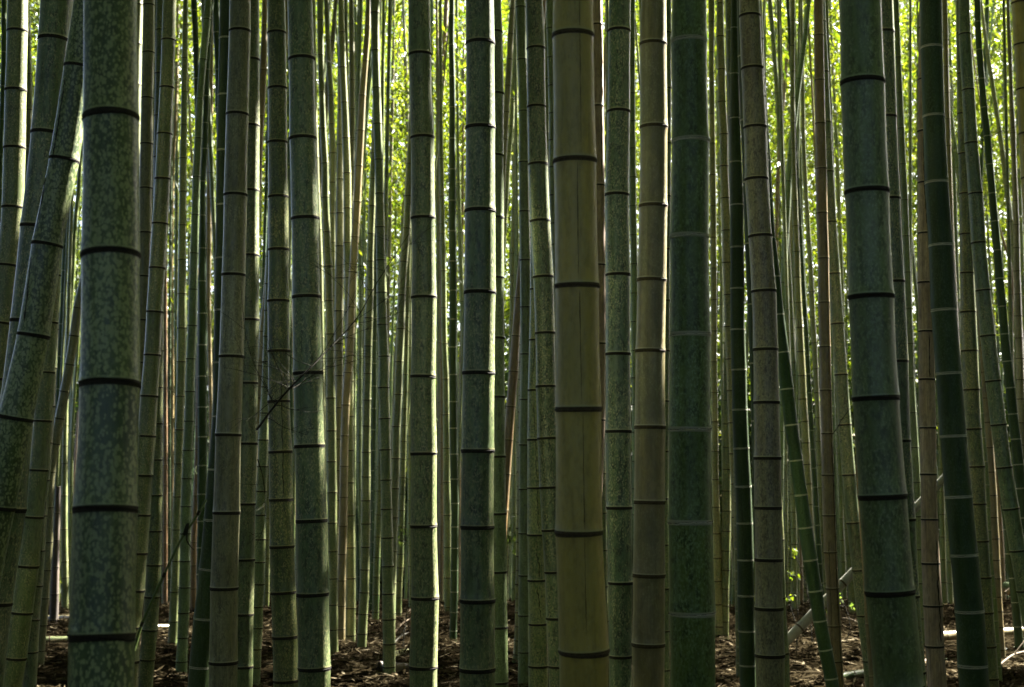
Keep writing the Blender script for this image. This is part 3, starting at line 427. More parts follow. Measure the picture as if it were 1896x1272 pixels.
D10|amb|D=.094 s=amber culm|0:1507,1524 149:1507.5,1526 229:1509,1528 312:1510,1530 394:1511.7,1532 478:1513.5,1534 560:1514,1535.5 642:1516.8,1538 723:1518,1539.5 803:1520.6,1542 880:1522.3,1544.6 954:1524,1547.6 1023:1526,1549.4 1090:1530,1554 1159:1532.5,1556.5 1224:1535,1560 1260:1537.5,1562|66 149 229 312.6 394.7 478.7 560.5 642.5 723 803 880 954.7 1023 1090 1159.6 1224.7|L:amber-brown culm split by a black crack, behind the fine-speckled culm
D11|blue|D=.105 s=fine-speckled culm|0:1509.7,1527.5 41:1510,1529 134:1514,1534 227:1518,1538.8 318:1523,1543.5 411:1527.5,1549 507:1533,1555.5 599:1538.8,1562 694:1546,1569 787:1552,1576 879:1560,1584 968:1568,1592 1056:1578,1602 1140:1587,1611 1224:1597.5,1621|41 134 227 318.5 411.6 507 599.7 694 787 879.7 968.5 1056 1140 1224|L:pale green finely speckled culm slanting down behind the smooth teal giant
D12|lich||0:1533,1539 72:1537,1542.5 140:1540,1546 210:1543.5,1550 288:1546,1553.5 371:1549,1557 454:1552,1560 535:1555,1563 640:1558,1566|40.5 72 106 140.5 175 210.6 249 288.6 329.6 371 412 454 494.7 535|thin dappled
D13|teal|D=.125 s=smooth teal giant|0:1556,1631 155:1558,1636.8 320:1562,1641 357:1563.6,1642.6 480:1568.7,1648 551:1571,1652.7 640:1574.5,1655.5 739:1578.8,1662 921:1592,1677.5 1097:1604,1692.5 1260:1619.8,1708|-45 155 357 551.6 739 921 1097.6 1275|L:very thick smooth teal-green culm slanting slightly, right foreground
D14|tan|D=.033|400:1568,1574 640:1577,1583 760:1582,1588 880:1586,1593 960:1590.5,1598 1057:1597,1605 1156:1602,1611 1250:1609,1619|s768:97|thin straw sapling
D15|blue|D=.105|0:1616,1653 61:1618,1655.7 218:1622,1660 369:1628,1666.6 522:1634,1673.7 670:1641,1681 817:1645,1686 963:1653,1694 1105:1661,1702 1245:1673,1714|61 218 369 522.5 670 817 963 1105 1245.7|L:dark blue-green speckled culm half hidden behind the smooth teal giant's right side
D16|char|top|162:1659,1666.6 320:1663,1670.5 480:1670,1677 640:1677,1684 760:1683,1691 900:1690,1699 1100:1700,1710|210 260 320 380 440 500 560 620 680|slim blackened broken-topped
D17|teal||600:1677,1690 700:1680,1693 828:1686,1700.5 892:1689,1704 1017:1693,1709 1150:1699,1716|700 764 828.6 892.7 956 1017 1080|slim dark teal lower
D18|dark||500:1680,1686 640:1686,1693 749:1690,1697 828:1694.5,1702 950:1701,1709|706 749 789 828|thin dark
D19|teal|D=.06|350:1674,1678 390:1677.5,1682.5 419:1680,1685.5 477:1687,1693.5 538:1693,1699.5 600:1697,1704 760:1706,1713|390 419 448 477 507 538 568|thin light blue-green leaning
D20|lime||0:1661,1666 180:1666,1671 320:1670,1675.5 456:1671.5,1677.5 600:1675,1681|372 413.7 456.7 500|thin yellow-olive
D21|sage||300:1682,1687 400:1683,1688 520:1684,1689.5 640:1685,1691 760:1688,1694|s410:36|thin pale green
F|dead|D=.095 s=fibrous brown culm|0:1702,1729 148:1700,1728 244:1700,1728 339:1699.5,1728 432:1700,1729 524:1700,1729 614:1701,1730 703:1702,1731.5 792:1703,1732.5 878:1704.6,1734 962:1705.4,1735.5 1043:1707,1739.5 1122:1709.7,1744.5 1197:1714,1748 1260:1717,1752|52 148 244 339 432.7 524 614 703 792.7 878.7 962 1043.6 1122 1197|L:fibrous dry brown culm with dark grain, left of the white-ringed dark culm
F2|moss||0:1696,1704 88:1697,1704.5 240:1697,1704 320:1697.5,1704.5 500:1698,1705|30 88.6 145|thin dark upper
G|dark|D=.115 s=white-ringed dark culm|0:1705,1744 89:1706,1745.5 216:1709.7,1749 338:1713,1755 455:1719.8,1763 575:1725.4,1771 692:1734.5,1780.6 808:1742,1789 920:1750.7,1799 1028:1759.5,1809 1132:1769,1819.8 1232:1776,1829 1260:1777.5,1831|89 216 338.6 455 575 692 808 920 1028 1132 1232.6|L:thick dark green culm with crisp white node rings, slanting down at the right
H1|tan||0:1744,1754 172:1748,1758 319:1752.5,1762.5 417:1756,1766 513:1760,1770.5 640:1766,1776.5 800:1773,1784|27 75 123.5 172 220 269.6 319 368.6 417.5 466 513.7 560|slim straw-tan
H2|grn||0:1738,1745 150:1752,1759 239:1760,1767 275:1765,1773 320:1770,1778 420:1778,1787|200 239 275 310|thin green slanting
H2b|moss||200:1759,1766 320:1763,1770 480:1768,1775 600:1772,1779 760:1780,1787|s335:40|thin dark
H3|moss|D=.115|0:1770,1788 137:1772,1792 211:1773,1795 285:1774,1796 359:1776,1799 434:1776.5,1801 506:1778,1803 578:1779,1806.5 650:1781,1810 722:1784,1812.7 795:1788.5,1817 864:1794,1822 933:1799,1826 1002:1803,1830 1070:1806,1834.5 1135:1810,1838.8 1197:1815,1844 1257:1820,1849|62 137 211 285 359 434 506 578 650 722 795 864.6 933.7 1002.6 1069.7 1135 1197.6 1257|medium mottled green
H4|grn|D=.105 s=right-leaning grey culm|0:1775.5,1795.5 64:1776,1797.5 167:1781,1803.5 265:1786.5,1810 359:1793,1819 450:1799,1825.5 538:1806.5,1832.5 622:1815,1842 706:1824.5,1852 787:1835,1863 866:1845.8,1873.7 942:1857,1886 1020:1870,1899 1094:1883,1912 1200:1902,1932|64 167 265.5 359 450 538 622 706 787 866 942.6 1020 1094|L:grey-green culm curving strongly toward the lower right edge
H6|dark|D=.08|0:1804,1815 40:1805,1816 92:1807.6,1819 146:1812,1823.5 199:1816,1828 252:1821.6,1834 304:1825.6,1838.8 358:1831,1844 410:1834,1848.5 463:1839,1853.5 515:1843,1858 567:1848,1863.4 618:1852,1867.5 669:1857,1873.5 718:1861.6,1878.8 766:1867,1884.5 813:1871.7,1890 860:1876,1895 904:1881,1900 1000:1893,1915|40.5 92.4 146 199 252 304.6 358 410 463.5 515.7 567.6 618.7 669 718 766.6 813 860 904|slim black-green leaning
H7|sage||0:1814,1819 50:1819,1825 101:1825,1832.5 192:1839,1847 237:1845.6,1854 280:1851,1860 366:1861,1871 453:1870,1880 560:1878,1889|55 101 146 192 237 280 322.5 366 410 453|slim grey-green leaning
H8|brn||0:1863,1869 33:1863.6,1870 76:1865,1872.5 162:1868,1875.5 246:1870.5,1880.5 330:1874,1883 416:1875.5,1887 502:1877,1889 585:1879,1892 664:1880.6,1895 800:1884,1899|33 76 120 162 204 246 288.6 330 372 416 459 502 544.6 585 626 664 703 739|slim straw-brown
H9|olive|D=.115|0:1873,1901 83:1877.5,1906 166:1882,1911 248:1887,1916 320:1891,1920 500:1900,1930|6 83.5 166 248 330|medium olive
H10|sage||0:1872,1878 100:1876,1883 229:1881,1887 307:1883,1889.5 387:1886,1893 470:1889,1896 640:1893,1901|229 268 307.6 346.6 387 430 470.6|thin pale green
H11|dark||0:1824,1832 60:1822,1830 135:1819.5,1827.5 200:1817.5,1825.5 270:1814.5,1822 330:1813,1820 500:1808,1815|52 135 200 269.6 330|thin dark crossing
H13|dead|D=.045|400:1846,1849 421:1849,1852 447:1856,1861 480:1866,1872 500:1870,1875.5 560:1872,1877 640:1872,1877 760:1874,1880|447 500 560 610|thin kinked brown
H14|sage||300:1820,1825 500:1831,1836 640:1841,1846 800:1852,1858|s480:40|thin pale
H15|tan|D=.095|500:1803,1815 640:1810,1824 737:1816,1830 782:1819,1834.5 829:1822,1839 917:1828,1845.6 997:1831,1849 1071:1835,1853 1132:1838,1856 1205:1842,1861|640 689 737 782 828.6 874 917 958 997.6 1037 1071 1105 1132 1161|medium straw-brown lower
H16|amb||800:1838,1844 960:1848,1855.5 1033:1852,1860 1082:1854,1862 1170:1857,1866|900 945 983.6 1033 1062|slim amber lower
H17|dark||760:1838,1850 952:1855,1869 1050:1864,1879 1110:1872,1887 1200:1880,1896|s800:45|slim dark slanting
H18|lime|D=.05|760:1812,1821 900:1822,1832 1024:1828,1837.5 1068:1832,1841.5 1110:1836,1845.6 1184:1841,1851 1244:1845,1855|s940:42|slim olive white-ringed
J1|amb|top|940:1474,1482 1000:1475.5,1484 1100:1478,1488 1165:1477,1487|1010 1050 1090 1130|slim brown stump-like
J2|sage||700:1457,1465 800:1459,1468 978:1464,1475.5 1067:1464.5,1476.5 1110:1465,1477|880 915 948 978.6 1007.7 1034 1067|slim pale lower
J3|lime||500:1541,1548 700:1547,1555 860:1551,1559 960:1553,1562 1060:1557,1567 1150:1560,1570|s720:40|thin pale olive
J4|moss|D=.1|700:1552,1561 960:1562,1572 1060:1568,1581 1130:1572,1587 1195:1576,1591|s800:45|slim dark shaded
J5|lime||400:1728,1736 640:1733,1742 900:1738,1748 1050:1741,1752 1140:1744,1756|s700:42|slim pale olive
J6|sage||500:1742,1749 900:1748,1756 1000:1751,1760 1130:1756,1766|s800:40|thin green lower
""".strip().split('\n')

GAP_NAMES = []
ALL = []
SUNLIT = dict(A2=(0, 300), A15=(0, 250), A4=(150, 300), A20=(560, 780), B9=(250, 640), B10=(250, 560), B13=(130, 400), B17=(0, 330),
              B19=(60, 220), B20=(640, 860), B28=(400, 1270), B40=(20, 680), B42=(0, 480), C5=(0, 330), C7=(0, 220), 
              C10=(80, 430), C13=(300, 480), C23=(820, 1270), C17=(650, 960), B18=(640, 870), B31=(780, 920), C2=(690, 760), D4=(190, 330),
              H15=(900, 1100), H6=(330, 440), B19b=(960, 1190), A33=(320, 380))
SUN_PTS = []

def parse(line):
    cid, kind, tags, trace, nodes, look = [s.strip() for s in line.split('|')]
    t = {'flags': set()}
    for w in tags.replace('s=', 's=').split(' ') if not 's=' in tags else []:
        pass
    if 's=' in tags:
        tags, t['s'] = tags.split('s=')[0], tags.split('s=')[1]
    for w in tags.split():
        if '=' in w: t[w[0]] = float(w[2:])
        else: t['flags'].add(w)
    tr = []
    for w in trace.split():
        y, lr = w.split(':'); l, r = lr.split(',')
        tr.append((float(y), float(l), float(r)))
    if nodes.startswith('s'):
        y0, st = nodes[1:].split(':'); ns = [float(y0) + i * float(st) for i in range(40) if float(y0) + i * float(st) < 1272]
    else: ns = [float(v) for v in nodes.split()]
    return cid, kind, t, tr, ns, look

RING_CACHE = {}
def build_culm(cid, kind, axis_z, axis_x, axis_y, axis_r, node_z, zlo, zhi, seg, ring_zs, mat, capped=False):
    """axis_* sampled along z; node_z all nodes; ring_zs the nodes that get a ring object of their own"""
    rs = np.random.default_rng(abs(hash(cid)) % 99991 if False else sum(ord(c) * (i + 3) for i, c in enumerate(cid)))
    node_z = sorted(z for z in node_z if zlo < z < zhi)
    ex = np.array([zlo] + node_z + [zhi])
    zig = rs.normal(0, .030, len(ex))
    zs, rad, tt, sr, band = [], [], [], [], []
    nb = len(node_z)
    for i in range(len(ex) - 1):
        a, b = ex[i], ex[i + 1]
        L = b - a
        D = 2 * float(np.interp((a + b) / 2, axis_z, axis_r))
        s = rs.random(); jr = 1 + rs.normal(0, .006)
        h1, h2 = min(.065 * D, .2 * L), min(.05 * D, .2 * L)
        prof = [(a + h1, 1.042), (a + min(.13 * D, .3 * L), 1.020), (a + min(.32 * D, .4 * L), 1.002), (a + .5 * L, .990), (b - min(.4 * D, .4 * L), .994), (b - min(.16 * D, .3 * L), 1.0), (b - h2, 1.010)]
        if i == 0: prof[0] = (a, 1.0)
        for j, (z, f) in enumerate(prof):
            zs.append(z); rad.append(f * (jr if 0 < j < 6 else 1)); tt.append((z - a) / L if j else 0.0); sr.append(s); band.append(0)
        tt[-1] = 1.0
        if i < len(ex) - 2:
            band[-1] = 1
            zs.append(b); rad.append(1.022); tt.append(.5); sr.append(s); band.append(1)
    zs = np.array(zs)
    px = np.interp(zs, axis_z, axis_x) + np.interp(zs, ex, zig) * np.interp(zs, axis_z, axis_r)
    py = np.interp(zs, axis_z, axis_y)
    r = np.interp(zs, axis_z, axis_r) * np.array(rad)
    base = np.array([px[0], py[0], zs[0]])
    cen = np.stack([px, py, zs], 1) - base
    jit = None
    if seg >= 20:
        a = np.linspace(0, 2 * math.pi, seg, endpoint=False)
        ph = rs.random() * 6
        jit = (.008 * np.sin(2 * a + ph))[None, :] + rs.normal(0, .0018, (len(zs), seg))
    v = tube_rings(cen, r, seg, jit)
    q = tube_quads(len(zs), seg)
    mi = np.repeat(np.array(band[:-1]), seg)
    if capped:
        n0 = (len(zs) - 1) * seg
        v = np.vstack([v, cen[-1][None, :] + np.array([[0, 0, -.02]])])
        ctr = len(v) - 1
        cap = np.array([[n0 + j, n0 + (j + 1) % seg, ctr, ctr] for j in range(0, seg)])
        q3 = np.array([[n0 + j, n0 + (j + 1) % seg, n0 + (j + 2) % seg, ctr] for j in range(0, seg, 2)])
        q = np.vstack([q, q3]); mi = np.concatenate([mi, np.ones(len(q3), int)])
        tt.append(1); sr.append(.5)
        attr_t = np.concatenate([np.repeat(tt[:-1], seg), [1]]); attr_r = np.concatenate([np.repeat(sr[:-1], seg), [.5]])
    else:
        attr_t, attr_r = np.repeat(tt, seg), np.repeat(sr, seg)
    white = kind in WHITE_RING or cid in ('A27', 'H18', 'C18')
    ringm = M_WHITE2 if white else (M_RINGB if kind in ('olive', 'tan', 'amb') else M_RING)
    me = mesh_np('bamboo_culm', v, q, [K[kind], ringm], mi, True, {'seg_t': attr_t, 'seg_r': attr_r})
    o = link('bamboo_culm', me, loc=base)
    # node rings
    for z in ring_zs:
        if not (zlo < z < zhi): continue
        R = float(np.interp(z, axis_z, axis_r)); D = 2 * R
        dz = .03
        tx = float(np.interp(z + dz, axis_z, axis_x) - np.interp(z - dz, axis_z, axis_x)) / (2 * dz)
        ty = float(np.interp(z + dz, axis_z, axis_y) - np.interp(z - dz, axis_z, axis_y)) / (2 * dz)
        T = np.array([tx, ty, 1.0]); T /= np.linalg.norm(T)
        tilt = rs.normal(0, .030, 2)
        if cid == 'B':
            nB = int(np.argmin([abs(z - q) for q in ring_zs])); q5 = len(ring_zs) - nB
            tilt = np.array([[0, .02, .03, -.02, -.03, -.10][min(5, max(0, q5 - 1))], [.05, .10, -.05, -.10, -.07, -.03][min(5, max(0, q5 - 1))]])
        if cid in ('C10', 'C12'): tilt = np.array([.055, 0])
        if cid in ('G', 'H4'): tilt = np.array([.0, 0])
        s2 = seg
        a = np.linspace(0, 2 * math.pi, s2, endpoint=False) + math.pi / 2
        wob = .010 * D * (np.sin(a * 2 + rs.random() * 6) * .5 + np.sin(a * 5 + rs.random() * 6) * .3) + rs.normal(0, .0035 * D, s2) * (2.2 if white else 1)
        th = .45 * D + .0045
        if white: prof = [(-.052, 1.010, 1), (-.044, 1.036, 1), (.012, 1.046, 1), (.018, 1.034, 0), (.034, 1.030, 0), (.046, 1.018, 0)]
        else: prof = [(-.045, 1.006, 0), (-.034, 1.030, 0), (-.012, 1.042, 0), (.012, 1.048, 0), (.034, 1.056, 0), (.046, 1.036, 0)]
        x0 = float(np.interp(z, zs, px)); y0 = float(np.interp(z, zs, py))
        N1 = np.array([1.0, 0, 0]) - T[0] * T; N1 /= np.linalg.norm(N1); N2 = np.cross(T, N1)
        vv = []
        for dzp, f, _ in prof:
            rr = R * f * (1 + rs.normal(0, .004 if not white else .007, s2))
            off = dzp * th * (1.0 if D > .05 else 1.2) + wob + (tilt[0] * np.cos(a) + tilt[1] * np.sin(a)) * R
            vv.append(rr[:, None] * (np.cos(a)[:, None] * N1 + np.sin(a)[:, None] * N2) + off[:, None] * T)
        vv = np.concatenate(vv)
        qq = tube_quads(len(prof), s2)
        mi2 = np.repeat(np.array([p[2] for p in prof[1:]]), s2)
        me2 = mesh_np('node_ring', vv, qq, [ringm if not white else M_RING, M_WHITE if kind in WHITE_RING else M_WHITE2], mi2)
        link('node_ring', me2, o, (x0 - base[0], y0 - base[1], z - base[2]))
    return o, base

def crack_strip(o, base, pts, w, name='crack'):
    """a thin dark split lying in the front of a culm; pts = world points on its surface"""
    pts = np.array(pts) - base
    v, q = [], []
    for i, p in enumerate(pts):
        ww = w * (.5 + .8 * random.random()) * (.2 if i in (0, len(pts) - 1) else 1)
        v += [p + np.array([-ww, 0, 0]), p + np.array([0, -.0015, 0]), p + np.array([ww, 0, 0])]
    for i in range(len(pts) - 1):
        for j in (0, 1): q.append((3*i + j, 3*i + j + 1, 3*i + j + 4, 3*i + j + 3))
    me = mesh_np(name, np.array(v), np.array(q), [M_CRACK])
    return link(name, me, o)

INFO = {}
for line in TRACE:
    cid, kind, t, tr, ns, look = parse(line)
    ys = np.array([p[0] for p in tr])
    wmean = np.mean([p[2] - p[1] for p in tr])
    D = t.get('D', .11 * (min(wmean, 55) / 40.0) ** .2)
    k = t.get('k', 0.0)
    Y = F * D / wmean
    pts = []
    for y, l, r in tr:
        p, dep = at((l + r) / 2, y, Y, k)
        pts.append((p[2], p[0], p[1], (r - l) / 2 / F * dep))
    pts = np.array(sorted(pts))                       # rising z
    z, x, yy, rr = pts.T
    # continue below and above what the photograph shows
    def slope(i0, i1, arr): return (arr[i1] - arr[i0]) / (z[i1] - z[i0])
    n = len(z)
    jl = next((j for j in range(1, n) if z[j] - z[0] > .22 * (z[-1] - z[0])), n - 1)
    jh = next((j for j in range(n - 2, -1, -1) if z[-1] - z[j] > .3 * (z[-1] - z[0])), 0)
    mean_r = rr.mean()
    zb = float(ground_z(x[0], yy[0])) - .05
    zt = 13.5 + 1.5 * math.sin(len(cid) * 7 + x[0] * 3) if 'top' not in t['flags'] else z[-1]
    sx_l = np.clip(slope(0, jl, x), -.30, .30); sx_h = np.clip(slope(jh, n - 1, x), -.28, .28)
    sr_l = np.clip(slope(0, jl, rr), -.03, .005) ; 
    Z, X, YY, RR = list(z), list(x), list(yy), list(rr)
    if zb < z[0] - .05:
        for f in (.5, 1.0):
            dzz = (z[0] - zb) * f
            Z.insert(0, z[0] - dzz); X.insert(0, x[0] - sx_l * dzz * .85); YY.insert(0, yy[0] - k * dzz); RR.insert(0, rr[0] * (1 + .04 * f))
    if zt > z[-1] + .1:
        for f in (.33, .66, 1.0):
            dzz = (zt - z[-1]) * f
            Z.append(z[-1] + dzz); X.append(x[-1] + sx_h * dzz * (1 - .3 * f)); YY.append(yy[-1] + k * dzz * .5); RR.append(rr[-1] * (1 - .55 * f))
    Z = np.array(Z)
    zz = np.linspace(Z[0], Z[-1], 160)
    ax = pchip(Z, X, zz); ay = pchip(Z, YY, zz); ar = np.interp(zz, Z, RR)
    nz = []
    for ny in ns:
        c = np.interp(ny, ys, [(p[1] + p[2]) / 2 for p in tr])
        nz.append(float(at(c, ny, Y, k)[0][2]))
    nz = sorted(nz)
    vis = list(nz)
    gap = np.median(np.diff(nz)) if len(nz) > 1 else .3
    step = gap if len(nz) < 3 else nz[-1] - nz[-2]
    zc = nz[-1] + step
    while zc < zt - .1:
        nz.append(zc); step = min(step * 1.03, .42); zc += step
    step = gap; zc = nz[0] - step
    while zc > zb + .06:
        nz.insert(0, zc); step = max(step * .94, .07); zc -= step
    z_hi, z_lo = float(at(948, -60, Y)[0][2]), float(at(948, 1340, Y)[0][2])
    rings = [q for q in nz if z_lo < q < z_hi] if wmean >= 8.5 else []
    seg = 44 if wmean > 60 else 32 if wmean > 28 else 20 if wmean > 12 else 12
    o, base = build_culm(cid, kind, zz, ax, ay, ar, nz, zb, zt, seg, rings, K[kind], 'top' in t['flags'])
    tag(o, None, 'bamboo', 'bamboo culms of the grove')
    ymid = float(np.clip(640, ys.min(), ys.max()))
    if cid in ('A28', 'A31', 'C18', 'C5b'): ymid = 200
    xm = float(np.interp(ymid, ys, [(p[1] + p[2]) / 2 for p in tr]))
    INFO[cid] = dict(o=o, base=base, x=xm, w=wmean, look=look, s=t.get('s'), Y=Y, zz=zz, ax=ax, ay=ay, ar=ar, tr=tr, k=k)
    for sid, (y0, y1) in SUNLIT.items():
        if sid == cid or sid == cid + 'b' and sid == 'B19b':
            for yv in np.arange(max(y0, ys.min()), y1 + 1, 14):
                rx = np.interp(yv, ys, [p[2] for p in tr])
                SUN_PTS.append(at(rx, yv, Y, k)[0])

# labels: thick culms by their look, the thinner ones by the gap they stand in
landmarks = sorted([(i['x'], c) for c, i in INFO.items() if i['s']])
ORD = ['', 'second', 'third', 'fourth', 'fifth', 'sixth', 'seventh', 'eighth', 'ninth', 'tenth', 'eleventh', 'twelfth', 'thirteenth', 'fourteenth', 'fifteenth',
       'sixteenth', 'seventeenth', 'eighteenth', 'nineteenth', 'twentieth', 'twenty-first', 'twenty-second', 'twenty-third', 'twenty-fourth', 'twenty-fifth', 'twenty-sixth', 'twenty-seventh', 'twenty-eighth', 'twenty-ninth', 'thirtieth', 'thirty-first', 'thirty-second']
gaps = {}
for c, i in INFO.items():
    if i['look'].startswith('L:'):
        i['o']['label'] = i['look'][2:]
        continue
    L = [n for x, n in landmarks if x <= i['x']]; R = [n for x, n in landmarks if x > i['x']]
    gaps.setdefault((L[-1] if L else None, R[0] if R else None), []).append((i['x'], c))
for (l, r), mem in gaps.items():
    mem.sort()
    for n, (x, c) in enumerate(mem):
        i = INFO[c]
        od = ('first from left' if n == 0 else ORD[n] + ' from left') if len(mem) > 1 else 'alone'
        if l and r: where = 'between %s and %s' % (INFO[l]['s'], INFO[r]['s'])
        elif l: where = 'of those beyond the %s' % INFO[l]['s']
        else: where = 'of those before the %s' % INFO[r]['s']
        words = (i['look'].rstrip(',') + ' culm, ' + od + ' ' + where).split()
        if len(words) > 16: words = (i['look'].split(',')[0] + ' culm, ' + od + ' ' + where).split()
        i['o']['label'] = ' '.join(words[:16])

# the cracks that show in five of the culms
def crack_on(cid, path, w):
    i = INFO[cid]; pts = []
    ys = [p[0] for p in i['tr']]
    for y, px in path:
        c = np.interp(y, ys, [(p[1] + p[2]) / 2 for p in i['tr']]); hw = np.interp(y, ys, [(p[2] - p[1]) / 2 for p in i['tr']])
        p, dep = at(c, y, i['Y'], i['k'])
        R = hw / F * dep * 1.004
        u = np.clip((px - c) / hw, -.97, .97)
        pts.append(p + np.array([R * u, -R * math.sqrt(1 - u * u), 0]))
    crack_strip(i['o'], i['base'], pts, w)
def dense(path, jit=0.0, n=14):
    ys = np.linspace(path[0][0], path[-1][0], n * (len(path) - 1))
    return [(y, float(np.interp(y, [p[0] for p in path], [p[1] for p in path])) + random.gauss(0, jit)) for y in ys]
crack_on('C6', dense([(2, 1071), (290, 1074)], .2), .0008)
crack_on('C6', dense([(305, 1067), (525, 1069)], .2), .0008)
crack_on('C6', dense([(540, 1071), (752, 1075)], .2), .0009)
crack_on('C6', dense([(765, 1077), (980, 1080)], .25), .0009)
crack_on('C6', dense([(992, 1080), (1170, 1083)], .25), .0009)
crack_on('D10', dense([(420, 1526), (560, 1532.5), (760, 1536), (900, 1541), (1080, 1547), (1268, 1557)], .25), .0040)
crack_on('D10', dense([(1000, 1532), (1110, 1536), (1268, 1541)], .3), .0022)
crack_on('B4', dense([(660, 523), (800, 526), (930, 529)], .4), .0022)
crack_on('F', dense([(245, 1706), (335, 1707), (420, 1712)], .4), .0035)
crack_on('F', dense([(1000, 1729), (1110, 1733), (1190, 1737)], .5), .0045)
crack_on('F', dense([(620, 1717), (700, 1716)], .4), .0025)
crack_on('A4', dense([(150, 128), (280, 109), (300, 105)], .5), .0016)
crack_on('A4', dense([(330, 92), (430, 74)], .6), .0018)
crack_on('A4', dense([(470, 66), (600, 55)], .6), .0018)
crack_on('C4', dense([(640, 991), (715, 984)], .7), .0022)
crack_on('C4', dense([(740, 988), (900, 994), (985, 998)], .8), .0020)
crack_on('C4', dense([(1000, 993), (1070, 999)], .8), .0022)
crack_on('C4', dense([(1085, 994), (1150, 1002)], .8), .0022)
crack_on('C7', dense([(55, 1113), (190, 1115)], .5), .0040)
crack_on('C7', dense([(210, 1113), (330, 1114)], .5), .0030)

# dead side twigs that sprout from nodes of some of the slimmer culms
def stub_twig(cid, y, side, ln):
    i = INFO[cid]; ys = [p[0] for p in i['tr']]
    c, hw = (np.interp(y, ys, [(p[1] + p[2]) / 2 for p in i['tr']]), np.interp(y, ys, [(p[2] - p[1]) / 2 for p in i['tr']]))
    p, dep = at(c, y, i['Y'], i['k']); R = hw / F * dep
    pts = [p + np.array([side * R * .9, -.3 * R, 0])]
    d = np.array([side * random.uniform(.5, 1), random.uniform(-.5, .3), random.uniform(.2, .9)]); d /= np.linalg.norm(d)
    paths = []
    for s in range(7):
        d = d + np.array([random.gauss(0, .16), random.gauss(0, .16), random.gauss(0, .12)]); d /= np.linalg.norm(d)
        pts.append(pts[-1] + d * ln / 7)
        if s in (2, 4):
            e = d + np.array([random.gauss(0, .7), random.gauss(0, .4), random.gauss(.1, .4)]); e /= np.linalg.norm(e)
            paths.append(([pts[-1] - i['base'], pts[-1] + e * ln * .16 - i['base'], pts[-1] + e * ln * .34 + np.array([0, 0, -.01]) - i['base']], .0022, .0010))
    paths.insert(0, (np.array(pts) - i['base'], .0042, .0016))
    vs, qs, off = [], [], 0
    for pp, r0, r1 in paths:
        v = tube_rings(np.array(pp), np.linspace(r0, r1, len(pp)), 6); qs.append(tube_quads(len(pp), 6) + off); vs.append(v); off += len(v)
    link('twig', mesh_np('twig', np.vstack(vs), np.vstack(qs), [M_TWIG]), i['o'])
random.seed(5)
for cid, y, sd_, ln in (('A28', 85, 1, .5), ('A28', 20, 1, .6), ('B10', 102.5, -1, .45), ('B13', 125, -1, .35), ('B13', 60, 1, .4), ('B15', 268, 1, .3), ('B36', 22, -1, .45), ('B36', 88.6, 1, .6), ('B26', 113, -1, .4),
                        ('B17', 374, 1, .3), ('D6', 168, 1, .4), ('D12', 72, 1, .7), ('D12', 210, -1, .5), ('H8', 76, 1, .5), ('H8', 162, -1, .4), ('H7', 101, 1, .4), ('D4', 146, 1, .3), ('C14', 147, 1, .3), ('C9', 224.6, 1, .4),
                        ('A22', 46, 1, .45), ('D3', 85, -1, .3), ('H1', 75, 1, .45), ('H6', 252, 1, .35), ('B23', 277, -1, .4), ('B18', 499, 1, .3), ('D10', 803, 1, .3), ('C16', 189, 1, .3), ('B9', 227, -1, .4)):
    stub_twig(cid, y, sd_, ln)

# ------------------------------------------------------------------ far, hair-thin culms
FAR_PX = [(100, 150), (255, 300), (310, 400), (470, 500), (560, 640), (590, 700), (640, 700), (560, 660), (480, 620), (300, 420), (800, 860), (925, 965), (1110, 1125), (1225, 1245), (1310, 1375), (1340, 1460), (1440, 1560), (1660, 1705), (1740, 1780), (1800, 1896)]
for i in range(138):
    Yf = 19 + 17 * rng.random()
    lo, hi = FAR_PX[i % len(FAR_PX)]
    xf = float(at(rng.uniform(lo, hi), 760, Yf)[0][0])
    D = rng.uniform(.05, .085)
    kind = ['grn', 'lime', 'moss', 'teal', 'moss', 'amb', 'grn', 'dark'][rng.integers(0, 8)]
    zb, zt = float(ground_z(xf, Yf)) - .05, rng.uniform(13, 16)
    zz = np.linspace(zb, zt, 12)
    sl, cv = rng.normal(0, .035), rng.normal(0, .0012)
    ax = xf + sl * (zz - zb) + cv * (zz - zb) ** 2
    ar = D / 2 * (1 - .6 * (zz - zb) / (zt - zb))
    nz = list(np.arange(zb + .2, zt, rng.uniform(.24, .34)))
    o, b = build_culm('far%d' % i, kind, zz, ax, np.full(12, Yf), ar, nz, zb, zt, 8, [], K[kind])
    tag(o, 'thin distant culm, one of many standing deep in the grove before the leaves', 'bamboo', 'distant thin culms among the leaves')

